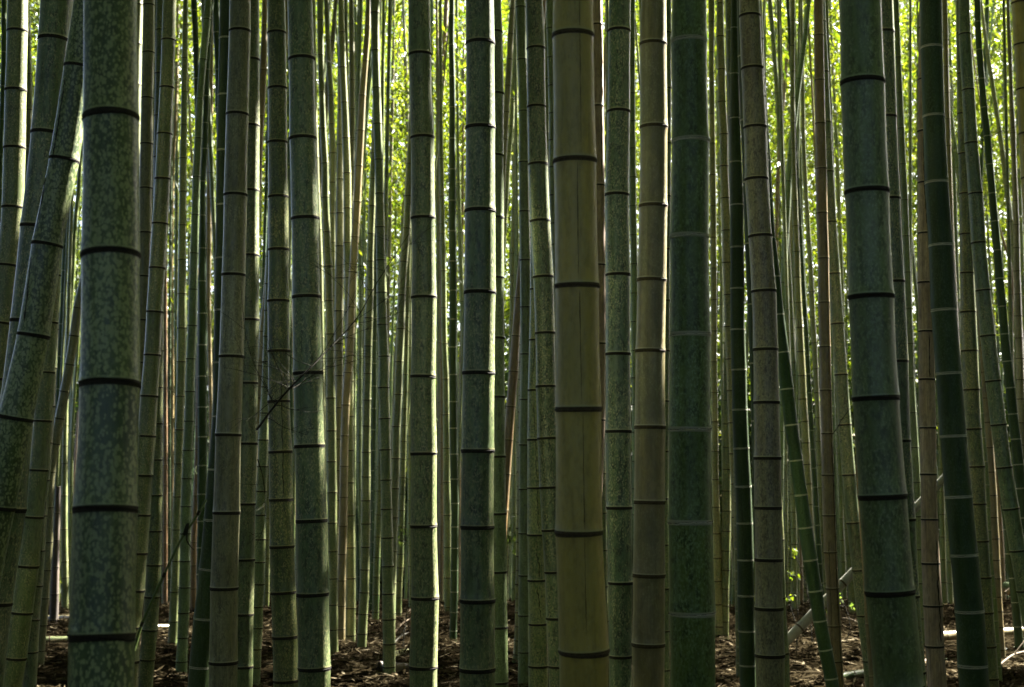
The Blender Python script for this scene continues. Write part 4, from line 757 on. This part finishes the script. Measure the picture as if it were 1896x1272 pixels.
# ------------------------------------------------------------------ leaves
def leaf_mat(name, refl, trans, tf=.55):
    m, nt, nodes, links, P = newmat(name)
    N = NT(nt)
    g = nodes.new('ShaderNodeNewGeometry')
    rp = g.outputs['Random Per Island']
    d = nodes.new('ShaderNodeBsdfDiffuse'); tr = nodes.new('ShaderNodeBsdfTranslucent'); gl = nodes.new('ShaderNodeBsdfGlossy')
    links.new(N.mix(rp, tuple(c * .6 for c in refl), tuple(c * 1.4 for c in refl)), d.inputs[0])
    links.new(N.mix(rp, (trans[0] * .40, trans[1] * .60, trans[2] * .5), (trans[0] * 1.45, trans[1] * 1.3, trans[2] * 1.6)), tr.inputs[0])
    gl.inputs[1].default_value = .35; gl.inputs[0].default_value = (.6, .6, .6, 1)
    mx = nodes.new('ShaderNodeMixShader'); mx.inputs[0].default_value = tf
    links.new(d.outputs[0], mx.inputs[1]); links.new(tr.outputs[0], mx.inputs[2])
    mx2 = nodes.new('ShaderNodeMixShader'); mx2.inputs[0].default_value = .05
    links.new(mx.outputs[0], mx2.inputs[1]); links.new(gl.outputs[0], mx2.inputs[2])
    links.new(mx2.outputs[0], nodes['Material Output'].inputs[0])
    return m
M_LEAF = leaf_mat('bamboo_leaf', (.042, .062, .008), (.128, .165, .005))
M_LEAF2 = leaf_mat('shade_leaf', (.075, .095, .024), (.12, .18, .02), .5)

M_LEAF3 = leaf_mat('bounce_leaf', (.080, .120, .022), (.12, .18, .02), .4)  # greener leaf so the added thicket bounces green light
M_SHADE = leaf_mat('dark_shade_leaf', (.035, .060, .014), (.06, .095, .010), .4)  # leaf colour darkened to stand for shade

def leaf_mesh(name, centers, length, width, mat, droop=.55, dirs=None, spread=.45):
    n = len(centers)
    az = rng.uniform(0, 2 * math.pi, n)
    el = rng.normal(-droop, spread, n)
    d = np.stack([np.cos(az) * np.cos(el), np.sin(az) * np.cos(el), np.sin(el)], 1)
    if dirs is not None:
        d = dirs + d * .75; d /= np.linalg.norm(d, axis=1)[:, None]
    side = np.cross(d, rng.normal(0, 1, (n, 3)) if spread > .3 else rng.normal(0, .22, (n, 3)) + np.array([0, 0, 1.0])); side /= np.linalg.norm(side, axis=1)[:, None]
    L = (length * rng.uniform(.6, 1.3, n))[:, None]; W = (width * rng.uniform(.7, 1.3, n))[:, None]
    a = centers - d * L * .5
    v = np.stack([a, a + d * L * .38 + side * W * .5, a + d * L, a + d * L * .38 - side * W * .5], 1).reshape(-1, 3)
    q = np.arange(4 * n).reshape(-1, 4)
    return mesh_np(name, v, q, [mat], None, False)

def sprays(cent, per, size):
    """drooping sprays: leaves strung along arching twigs; returns positions and leaf directions"""
    n = len(cent)
    az = rng.uniform(0, 2 * math.pi, n); h = np.stack([np.cos(az), np.sin(az), np.zeros(n)], 1)
    h = np.repeat(h, per, 0); s = rng.uniform(-.25, 1, n * per)[:, None] * size
    p = np.repeat(cent, per, 0) + h * s + np.array([0, 0, -1.0]) * (s ** 2) * .7 / size + rng.normal(0, 1, (n * per, 3)) * size * np.array([.14, .14, .10])
    d = h + np.array([0, 0, -1.0]) * (.35 + 1.1 * np.clip(s / size, 0, 1))
    return p, d / np.linalg.norm(d, axis=1)[:, None]

def clumps(cent, per, sx, sz):
    n = len(cent)
    c = np.repeat(cent, per, 0)
    return c + rng.normal(0, 1, (n * per, 3)) * np.array([sx, sx, sz])

def lattice(p, f, s=0):
    return (np.sin(p[:, 0] * f + 1.3 * s) * np.sin(p[:, 1] * f * .8 + 2.1 * s + .7 * np.sin(p[:, 2] * f * .5)) + np.sin(p[:, 2] * f * 1.1 + .5 * p[:, 0] * f + s))

for gx, gy in ((288, 1150), (296, 1168), (1545, 1140), (1590, 1150), (1500, 1195), (1612, 1232), (1500, 1255), (1755, 1182), (1870, 1172), (1892, 1176), (1880, 1235), (1745, 1240), (742, 1185), (1372, 1240)):
    for ox in (-9, 0, 9): SUN_PTS.append(ground_hit(gx + ox, gy))
for f in np.linspace(0.02, 1, 16): SUN_PTS.append(at(1440 + 350 * f, 1204 - 362 * f - 8, 13.2 + .4 * f)[0])
# lit foliage behind the grove
N0 = 95000
c = np.stack([rng.uniform(-30, 32, N0), rng.uniform(24, 50, N0), rng.uniform(-3, 21, N0)], 1)
c = c[(np.abs(c[:, 0]) < .46 * c[:, 1] + 3) & (c[:, 2] < 3.0 + .375 * c[:, 1])]
keep = lattice(c, .9) + .6 * lattice(c, 2.1, 3) + rng.normal(0, .35, len(c)) > -.58
low = np.clip((c[:, 2] - 4.0) / 6.0, .02, 1)
keep &= rng.random(len(c)) < low
c = c[keep]
fol, fdir = sprays(c, 26, .95)
o = link('bamboo_foliage', leaf_mesh('bamboo_foliage', fol, .175, .047, M_LEAF, .25, fdir))
tag(o, 'mass of sunlit yellow-green bamboo leaves filling the background behind the culms', 'foliage', kind='stuff')
c = np.stack([rng.uniform(-42, 46, 20000), rng.uniform(54, 74, 20000), rng.uniform(2.5, 28, 20000)], 1)
o = link('bamboo_foliage', leaf_mesh('bamboo_foliage', clumps(c, 13, .7, .6), .45, .13, M_LEAF, .25))
tag(o, 'farther veil of pale sunlit bamboo leaves closing the view', 'foliage', kind='stuff')
c = np.stack([rng.uniform(-34, 36, 16000), rng.uniform(44, 53, 16000), rng.uniform(-3, 1, 16000) + 8.0 * rng.random(16000) ** 1.5], 1)  # dark-coloured leaves put low, where the gaps are only in shade
o = link('dark_leaves', leaf_mesh('dark_leaves', clumps(c, 14, .6, .5), .40, .13, M_SHADE, .25))
tag(o, 'leaves coloured dark for the shade low behind the grove', 'undergrowth', kind='stuff')
print('foliage leaves', len(fol))

# added leaves behind and beside the view, bouncing green light and blocking low sky
N2 = 6000
c = np.stack([rng.uniform(-22, 22, N2), rng.uniform(-10, -5.5, N2), rng.uniform(0, 11, N2)], 1)
cl = np.stack([rng.uniform(-17, -12.5, 4000), rng.uniform(-6, 17, 4000), rng.uniform(0, 11, 4000)], 1)
cr = np.stack([rng.uniform(14, 22, 7000), rng.uniform(-8, 24, 7000), rng.uniform(0, 9.5, 7000)], 1)
cr = cr[cr[:, 0] > .46 * cr[:, 1] + 3.5]
c = np.vstack([c, cl, cr])
o = link('added_thicket', leaf_mesh('added_thicket', clumps(c, 14, .35, .3), .34, .10, M_LEAF3))
tag(o, 'unseen leaves added around the view to bounce green light and block low sky', 'foliage', kind='stuff')

c = np.stack([rng.uniform(-16, 16, 3200), rng.uniform(-3.6, -2.2, 3200), rng.uniform(0, 2.7, 3200)], 1)  # added out of view to keep light off the lower culms
o = link('shade_hedge', leaf_mesh('shade_hedge', clumps(c, 12, .22, .2), .22, .07, M_SHADE))
tag(o, 'unseen low leaves added behind the camera to shade the feet of the culms', 'shade_hedge', kind='stuff')

# the roof of leaves over the grove, above the picture; holes cut for sunlit culms, leaves added to shade others
N1 = 27000
c = np.stack([rng.uniform(-22, 34, N1), rng.uniform(-16, 24, N1), rng.uniform(10.0, 14.5, N1)], 1)
c = c[(c[:, 2] > 3.0 + .40 * c[:, 1])]
c2 = np.stack([rng.uniform(-22, 45, 9000), rng.uniform(22, 46, 9000), rng.uniform(0, 5, 9000)], 1)
c2[:, 2] += 3.6 + .40 * c2[:, 1]
c2 = c2[lattice(c2, .35, 2) + rng.normal(0, .3, len(c2)) > .0]  # patchy roof added to vary the light on the far foliage
can = clumps(np.vstack([c, c2]), 10, .34, .22).astype(np.float32)
P = np.array(SUN_PTS, np.float32)
S32 = SUN_DIR.astype(np.float32)
bu = np.cross(S32, [0, 0, 1]); bu /= np.linalg.norm(bu); bv = np.cross(S32, bu)      # flat coordinates across the sun's rays
cu, cv, pu, pv = can @ bu, can @ bv, P @ bu, P @ bv
dmin = np.full(len(can), 9.0, np.float32)
for i in range(len(P)): dmin = np.minimum(dmin, (cu - pu[i]) ** 2 + (cv - pv[i]) ** 2)
SH = []
for cid, y0, y1 in (('B', 0, 1270), ('D13', 0, 1270), ('C12', 0, 1270), ('A3', 60, 1200), ('A5', 320, 1250), ('A6', 520, 1250), ('C22', 320, 1250), ('A4', 320, 1000), ('C8', 0, 1270), ('A29', 0, 1270), ('G', 0, 1270), ('C6', 0, 1270)):
    i = INFO[cid]; ys = [p[0] for p in i['tr']]
    for y in range(int(max(y0, ys[0])), int(min(y1, ys[-1])), 26):
        l, r = (np.interp(y, ys, [p[j] for p in i['tr']]) for j in (1, 2))
        SH += [at(l + (r - l) * f, y, i['Y'] - .04, i['k'])[0] for f in (.6, .97)]
SH += [at(x, y, 4.8)[0] for x, y in ((500, 765), (543, 712), (575, 680), (600, 655), (630, 622), (660, 590), (690, 540), (720, 490), (758, 432), (560, 640), (620, 560), (680, 640), (640, 700))]
SH = np.array(SH, np.float32)
su, sv = SH @ bu, SH @ bv
dsh = np.full(len(can), 9.0, np.float32)
for i in range(len(SH)): dsh = np.minimum(dsh, (cu - su[i]) ** 2 + (cv - sv[i]) ** 2)
can = can[(dmin > .30 ** 2) | (dsh < .10 ** 2)]
tt = ((rng.uniform(10.6, 14.0, (len(SH), 3)) - SH[:, 2:3]) / SUN_DIR[2])
ext = (SH[:, None, :] + tt[:, :, None] * SUN_DIR + rng.normal(0, .08, (len(SH), 3, 3))).reshape(-1, 3).astype(np.float32)
can = np.vstack([can, ext])  # extra leaves set on the sun's rays to shade chosen culms
cu, cv = can @ bu, can @ bv
dmin = np.full(len(can), 9.0, np.float32)
for i in range(len(P)): dmin = np.minimum(dmin, (cu - pu[i]) ** 2 + (cv - pv[i]) ** 2)
can = can[dmin > .20 ** 2]
i = INFO['A3']; ys = [p[0] for p in i['tr']]
lowp = np.array([at(np.interp(y, ys, [p[1] + (p[2] - p[1]) * f for p in i['tr']]), y, i['Y'] - .04, i['k'])[0] for y in range(740, 1250, 12) for f in (.7, .85, .98)])
tt = (rng.uniform(10.6, 14.0, (len(lowp), 3)) - lowp[:, 2:3]) / SUN_DIR[2]
can = np.vstack([can, (lowp[:, None, :] + tt[:, :, None] * SUN_DIR + rng.normal(0, .06, (len(lowp), 3, 3))).reshape(-1, 3).astype(np.float32)])  # more leaves added to shade the low end of one culm
o = link('leaf_canopy', leaf_mesh('leaf_canopy', can, .50, .16, M_LEAF2))
tag(o, 'unseen high roof of bamboo leaves, shaped to light and shade the grove', 'foliage', kind='stuff')
print('canopy leaves', len(can))

# ------------------------------------------------------------------ ground
gm, nt, nodes, links, Pb = newmat('leaf_litter_ground')
N = NT(nt)
tc = nodes.new('ShaderNodeTexCoord')
n1 = N.noise(tc.outputs['Object'], 3.0, 5); n2 = N.noise(tc.outputs['Object'], 40.0, 4)
vo = nodes.new('ShaderNodeTexVoronoi'); links.new(tc.outputs['Object'], vo.inputs['Vector']); vo.inputs['Scale'].default_value = 22
sep = nodes.new('ShaderNodeSeparateColor'); links.new(vo.outputs['Color'], sep.inputs[0])
col = N.mix(N.step(n1, .35, .65), (.006, .0045, .0023), (.012, .009, .0048))
col = N.mix(N.math('MULTIPLY', sep.outputs[0], .6), col, (.019, .0145, .0078))
col = N.mix(N.step(n2, .5, .7), col, (.005, .004, .002))
Pb = nodes.new('ShaderNodeBsdfDiffuse'); links.new(Pb.outputs[0], nodes['Material Output'].inputs[0]); links.new(col, Pb.inputs['Color'])
bp = nodes.new('ShaderNodeBump'); bp.inputs['Strength'].default_value = .8; bp.inputs['Distance'].default_value = .03
links.new(N.math('ADD', vo.outputs['Distance'], n2), bp.inputs['Height']); links.new(bp.outputs[0], Pb.inputs['Normal'])
xs = np.concatenate([np.linspace(-300, -20, 12)[:-1], np.linspace(-20, 20, 161), np.linspace(20, 300, 12)[1:]])
ysg = np.concatenate([np.linspace(-120, -6, 8)[:-1], np.linspace(-6, 40, 185), np.linspace(40, 500, 12)[1:]])
GX, GY = np.meshgrid(xs, ysg)
GZ = ground_z(GX, GY) + rng.normal(0, .012, GX.shape)
v = np.stack([GX, GY, GZ], -1).reshape(-1, 3)
nx, ny = len(xs), len(ysg)
ii = (np.arange(ny - 1)[:, None] * nx + np.arange(nx - 1)[None, :]).ravel()
q = np.stack([ii, ii + 1, ii + nx + 1, ii + nx], 1)
tag(link('ground', mesh_np('ground', v, q, [gm])), 'brown forest floor strewn with fallen leaves', 'ground', kind='structure')
def litter_mat(name):
    m, nt, nodes, links, P = newmat(name)
    g = nodes.new('ShaderNodeNewGeometry'); N = NT(nt)
    r = nodes.new('ShaderNodeValToRGB'); links.new(g.outputs['Random Per Island'], r.inputs[0])
    e = r.color_ramp.elements
    e[0].color = (.005, .0038, .002, 1); e[1].color = (.13, .108, .068, 1)
    for p, cc in ((.5, (.013, .010, .005, 1)), (.84, (.028, .022, .012, 1)), (.96, (.062, .050, .030, 1))):
        x = r.color_ramp.elements.new(p); x.color = cc
    d = nodes.new('ShaderNodeBsdfDiffuse'); links.new(d.outputs[0], nodes['Material Output'].inputs[0]); links.new(r.outputs[0], d.inputs['Color'])
    return m
nl = 90000
ly = 8.5 + 13.5 * rng.random(nl) ** 1.1; lx = rng.uniform(-.46, .46, nl) * ly
lc = np.stack([lx, ly, ground_z(lx, ly) + rng.uniform(.005, .05, nl)], 1)
o = link('leaf_litter', leaf_mesh('leaf_litter', lc, .17, .026, litter_mat('dry_leaf'), droop=.0, spread=.16))
tag(o, 'carpet of dry brown bamboo leaves and sheaths on the ground', 'leaf litter', kind='stuff')

# ------------------------------------------------------------------ fallen culms, branches, sprigs
def pole(p0, p1, r, kind, label, name='fallen_culm', step=.3, bend=0.0, group='fallen culms on the ground'):
    p0, p1 = np.array(p0), np.array(p1)
    Ld = np.linalg.norm(p1 - p0); n = max(2, int(Ld / step))
    cen, rad, band, tt, sr = [], [], [], [], []
    for i in range(n):
        s = random.random()
        for f, rf, b in ((.03, 1.03, 0), (.12, 1.0, 0), (.5, .985, 0), (.9, 1.0, 0), (.97, 1.02, 1), (1.0, 1.05, 1)):
            u = (i + f) / n
            cen.append(p0 + (p1 - p0) * u + np.array([0, 0, bend * 4 * u * (1 - u)])); rad.append(r * rf * (1 - .25 * u)); band.append(b); tt.append(min(1, f)); sr.append(s)
    # a hollow cut at both ends
    cen = [cen[0] + (p1 - p0) / Ld * .06, cen[0] + (p1 - p0) / Ld * .001] + cen; rad = [rad[0] * .75, rad[0] * .8] + rad; band = [1, 1] + band; tt = [0, 0] + tt; sr = [0, 0] + sr
    cen.append(cen[-1] - (p1 - p0) / Ld * .05); rad.append(rad[-1] * .7); band.append(1); tt.append(1); sr.append(0)
    base = p0.copy()
    seg = 16
    c2 = np.array(cen) - base
    T = (p1 - p0) / Ld
    ref = np.array([0, 0, 1.0]) if abs(T[2]) < .9 else np.array([1.0, 0, 0])
    N1 = ref - (ref @ T) * T; N1 /= np.linalg.norm(N1); N2 = np.cross(T, N1)
    a = np.linspace(0, 2 * math.pi, seg, endpoint=False)
    v = (c2[:, None, :] + np.array(rad)[:, None, None] * (np.cos(a)[None, :, None] * N1 + np.sin(a)[None, :, None] * N2)).reshape(-1, 3)
    me = mesh_np(name, v, tube_quads(len(c2), seg), [K[kind], M_RINGB], np.repeat(np.array(band[:-1]), seg), True, {'seg_t': np.repeat(tt, seg), 'seg_r': np.repeat(sr, seg)})
    return tag(link(name, me, loc=base), label, 'fallen bamboo', group)

pole(at(1440, 1204, 13.2)[0], at(1790, 842, 13.6)[0], .050, 'pale', 'pale fallen culm propped diagonally behind the leaning dark and amber culms')
def logpx(x0, y0, x1, y1, r, kind, label, lift=.0):
    a, b = ground_hit(x0, y0), ground_hit(x1, y1)
    a[2] += r + lift; b[2] += r + lift
    return pole(a, b, r, kind, label)
logpx(1722, 1192, 1935, 1176, .055, 'tan', 'sunlit tan fallen culm lying level behind the white-ringed dark culm', .02)
logpx(1545, 1262, 1930, 1200, .038, 'teal', 'grey-green fallen culm lying across the leaf litter at lower right')
logpx(84, 1152, 160, 1150, .045, 'tan', 'pale sunlit fallen culm on the ground left of the blotched giant')
logpx(40, 1196, 190, 1190, .05, 'grn', 'dark mossy fallen culm low beside the left of the blotched giant')
logpx(715, 1228, 775, 1208, .05, 'lich', 'greenish fallen culm on the ground left of the white-rimmed culm')
logpx(700, 1246, 790, 1250, .055, 'char', 'blackened fallen culm lying in the shade left of the white-rimmed culm')
pole(at(1862, 1100, 16)[0], at(1892, 1074, 16)[0], .03, 'dead', 'short broken tan culm end sticking up at the right edge')
logpx(1862, 1122, 1920, 1136, .05, 'teal', 'short grey fallen culm pointing down at the right edge', .25)
logpx(258, 1168, 330, 1166, .04, 'tan', 'pale fallen culm in the sunny patch between slim culms right of the blotched giant')

def twig_tubes(paths, seg=6):
    vs, qs, off = [], [], 0
    for pts, r0, r1 in paths:
        pts = np.array(pts)
        v = tube_rings(pts, np.linspace(r0, r1, len(pts)), seg); q = tube_quads(len(pts), seg) + off
        vs.append(v); qs.append(q); off += len(v)
    return np.vstack(vs), np.vstack(qs)

def px_path(pts, Y): return [at(x, y, Y + d)[0] for x, y, d in pts]
def smooth_path(p, n=10):
    p = np.array(p); s = np.linspace(0, 1, len(p)); q = np.linspace(0, 1, n)
    return np.stack([pchip(s, p[:, i], q) for i in range(3)], 1)

def twig_thing(name, label, main, Y, r0, r1, sides, mat=M_TWIG, leaves=0, cat='twig', group=None):
    mp = smooth_path(px_path(main, Y), 24)
    base = mp[0].copy()
    paths = [(mp - base, r0, r1)]
    lc = []
    for (f, dx, dy, ln, sub) in sides:
        i = int(f * 23); p = mp[i] - base
        d = np.array([dx, random.gauss(0, .35), -dy]); d /= np.linalg.norm(d)
        pts = [p]
        for s in range(6):
            d = d + np.array([random.gauss(0, .17), random.gauss(0, .12), random.gauss(0, .15) - .015]); d /= np.linalg.norm(d)
            pts.append(pts[-1] + d * ln / 6)
        rr = r1 + (r0 - r1) * (1 - f) * .35
        paths.append((smooth_path(pts, 10), rr * .8, r1 * .55))
        for _ in range(sub):
            j = random.randrange(2, 6); p2 = pts[j]; d2 = d + np.array([random.gauss(0, .6), random.gauss(0, .3), random.gauss(0, .6)]); d2 /= np.linalg.norm(d2)
            l2 = ln * random.uniform(.25, .6)
            paths.append((smooth_path([p2, p2 + d2 * l2 * .5 + np.array([0, 0, .01]), p2 + d2 * l2], 6), r1 * .6, r1 * .35))
            lc.append(p2 + d2 * l2)
    v, q = twig_tubes(paths)
    o = tag(link(name, mesh_np(name, v, q, [mat]), loc=base), label, cat, group)
    if leaves:
        cc = np.array([random.choice(lc) for _ in range(leaves)]) + rng.normal(0, .012, (leaves, 3))
        link('foliage', leaf_mesh('foliage', cc, .07, .014, M_LEAF2), o)
    return o

random.seed(11)
sd = [(random.uniform(.12, 1), random.choice([-1, 1, 1]) * random.uniform(.3, 1), random.uniform(-1.0, .5), random.uniform(.12, .36), 3) for _ in range(30)]
twig_thing('bare_branch', 'bare dark branch with spreading fine twigs, crossing the matte grey-green culm', [(476, 795, 0), (508, 752, -.35), (543, 712, -.5), (600, 655, -.4), (660, 590, -.2), (700, 520, 0), (758, 432, .2)], 4.9, .0042, .0011, sd, cat='branch')
sd = [(random.uniform(.1, 1), random.uniform(-1, 1), random.uniform(-.2, 1), random.uniform(.06, .16), 1) for _ in range(9)]
twig_thing('dangling_twig', 'dark drooping twig beside the lower right of the grey-brown culm', [(477, 850, 0), (486, 880, 0), (491, 925, 0), (488, 975, 0), (472, 1014, 0)], 6.0, .003, .0007, sd)
sd = [(random.uniform(.2, 1), random.uniform(-1, 1), random.uniform(-1, .3), random.uniform(.06, .18), 1) for _ in range(8)]
twig_thing('thin_twig', 'hair-thin twig hanging across the pale sage culm', [(255, 790, 0), (266, 840, 0), (285, 890, 0), (305, 930, 0), (332, 1000, 0)], 4.6, .0014, .0005, sd, M_SHOOT)
sd = [(random.uniform(.2, 1), random.uniform(-1, 1), random.uniform(-1, .6), random.uniform(.08, .2), 2) for _ in range(12)]
twig_thing('thin_twig', 'wispy green twig above the leaning green shoot', [(325, 800, 0), (340, 850, 0), (352, 900, 0), (362, 945, 0), (385, 985, 0)], 5.2, .0014, .0005, sd, M_SHOOT)
# the young green shoot
shoot = px_path([(248, 1205, 0), (258, 1170, 0), (271, 1135, 0), (300, 1072, 0), (333, 1003, 0), (358, 965, 0), (382, 925, 0)], 4.0)
mp = smooth_path(shoot, 30); base = mp[0].copy()
v, q = twig_tubes([(mp - base, .0045, .003)], 10)
so = tag(link('green_shoot', mesh_np('green_shoot', v, q, [M_SHOOT]), loc=base), 'slender leaning green shoot right of the blotched giant near the bottom', 'shoot')
for f in (7, 15, 21, 26):
    p = mp[f] - base; d = mp[f + 1] - mp[f]; d /= np.linalg.norm(d)
    v, q = twig_tubes([(np.array([p - d * .006, p - d * .003, p, p + d * .004, p + d * .008]), .0052, .0046)], 10)
    link('node_ring', mesh_np('node_ring', v, q, [M_TWIG]), so)
v, q = twig_tubes([(smooth_path([mp[21] - base, mp[21] - base + np.array([.010, -.005, .03]), mp[21] - base + np.array([.008, -.006, -.02]), mp[21] - base + np.array([.03, -.006, -.05])], 10), .006, .001)], 6)
link('dead_sheath', mesh_np('dead_sheath', v, q, [M_TWIG]), so)

def sprig(label, x, y, Y, n, spread, L=.10, W=.03, mat=M_LEAF):
    p = at(x, y, Y)[0]
    gzv = float(ground_z(p[0], p[1]))
    base = np.array([p[0] + random.uniform(-.2, .2), Y, gzv])
    top = p - base
    paths = [(smooth_path([np.zeros(3), top * .5 + np.array([.05, 0, 0]), top], 8), .006, .003)]
    cc = []
    for i in range(max(4, n // 6)):
        d = rng.normal(0, 1, 3) * np.array([1, 1, .6]) * spread
        paths.append((smooth_path([top * .92, top + d * .5 + np.array([0, 0, .02]), top + d], 6), .0025, .001))
        for _ in range(6): cc.append(top + d * random.uniform(.4, 1.05) + rng.normal(0, .02, 3))
    v, q = twig_tubes(paths, 5)
    o = tag(link('leafy_sapling', mesh_np('leafy_sapling', v, q, [M_TWIG]), loc=base), label, 'sapling', 'leafy saplings between the culms')
    link('foliage', leaf_mesh('foliage', np.array(cc), L, W, mat), o)
    SUN_PTS.append(p)
sprig('bright sunlit leafy sapling beside the lit edge of the brown mottled culm', 1463, 1062, 14.5, 30, .055, .05, .022)
sprig('small leafy sapling low beside the lit edge of the brown mottled culm', 1459, 1110, 14.0, 12, .04, .05, .022)
sprig('small leafy sapling right of the amber culm near the fallen pole', 1563, 1118, 15.0, 24, .09, .06, .026, M_LEAF2)
sprig('tiny leafy sapling high between the brown mottled and leaning dark culms', 1473, 1022, 14.5, 6, .03, .045, .02)
sprig('small green sapling left of the white-rimmed culm', 752, 985, 15.5, 30, .12, .07, .028, M_LEAF2)
sprig('dark leafy sapling right of the broad rim-lit culm', 944, 990, 15.0, 90, .22, mat=M_LEAF2)
# dead twigs lying about
for label, x0, y0, x1, y1, w in (('pale dead stick leaning left of the white-rimmed culm', 728, 1180, 760, 1158, .012), ('second dead stick lower left of the white-rimmed culm', 722, 1206, 756, 1185, .010),
                              ('dry stick on the litter right of the amber culm', 1560, 1150, 1600, 1175, .012), ('pale dry stick beside the leaning dark culm foot', 1470, 1165, 1500, 1180, .012),
                              ('dry stick lying behind the fibrous brown culm', 1690, 1250, 1750, 1222, .014), ('dead stick on the litter at the lower right corner', 1850, 1240, 1900, 1222, .014)):
    a, b = ground_hit(x0, y0), ground_hit(x1, y1); a[2] += .04; b[2] += .09
    pts = smooth_path([a, (a + b) / 2 + np.array([0, 0, .03]), b], 10); base = pts[0].copy()
    d = (b - a) / np.linalg.norm(b - a)
    v, q = twig_tubes([(pts - base, w, w * .6), (smooth_path([pts[5] - base, pts[5] - base + d * .12 + np.array([.04, 0, .09]), pts[5] - base + d * .22 + np.array([.05, .02, .14])], 6), w * .6, w * .3)], 7)
    tag(link('dead_stick', mesh_np('dead_stick', v, q, [M_STICK if w > .011 else M_TWIG]), loc=base), label, 'stick', 'dead sticks on the ground')
print('objects', len(bpy.data.objects))
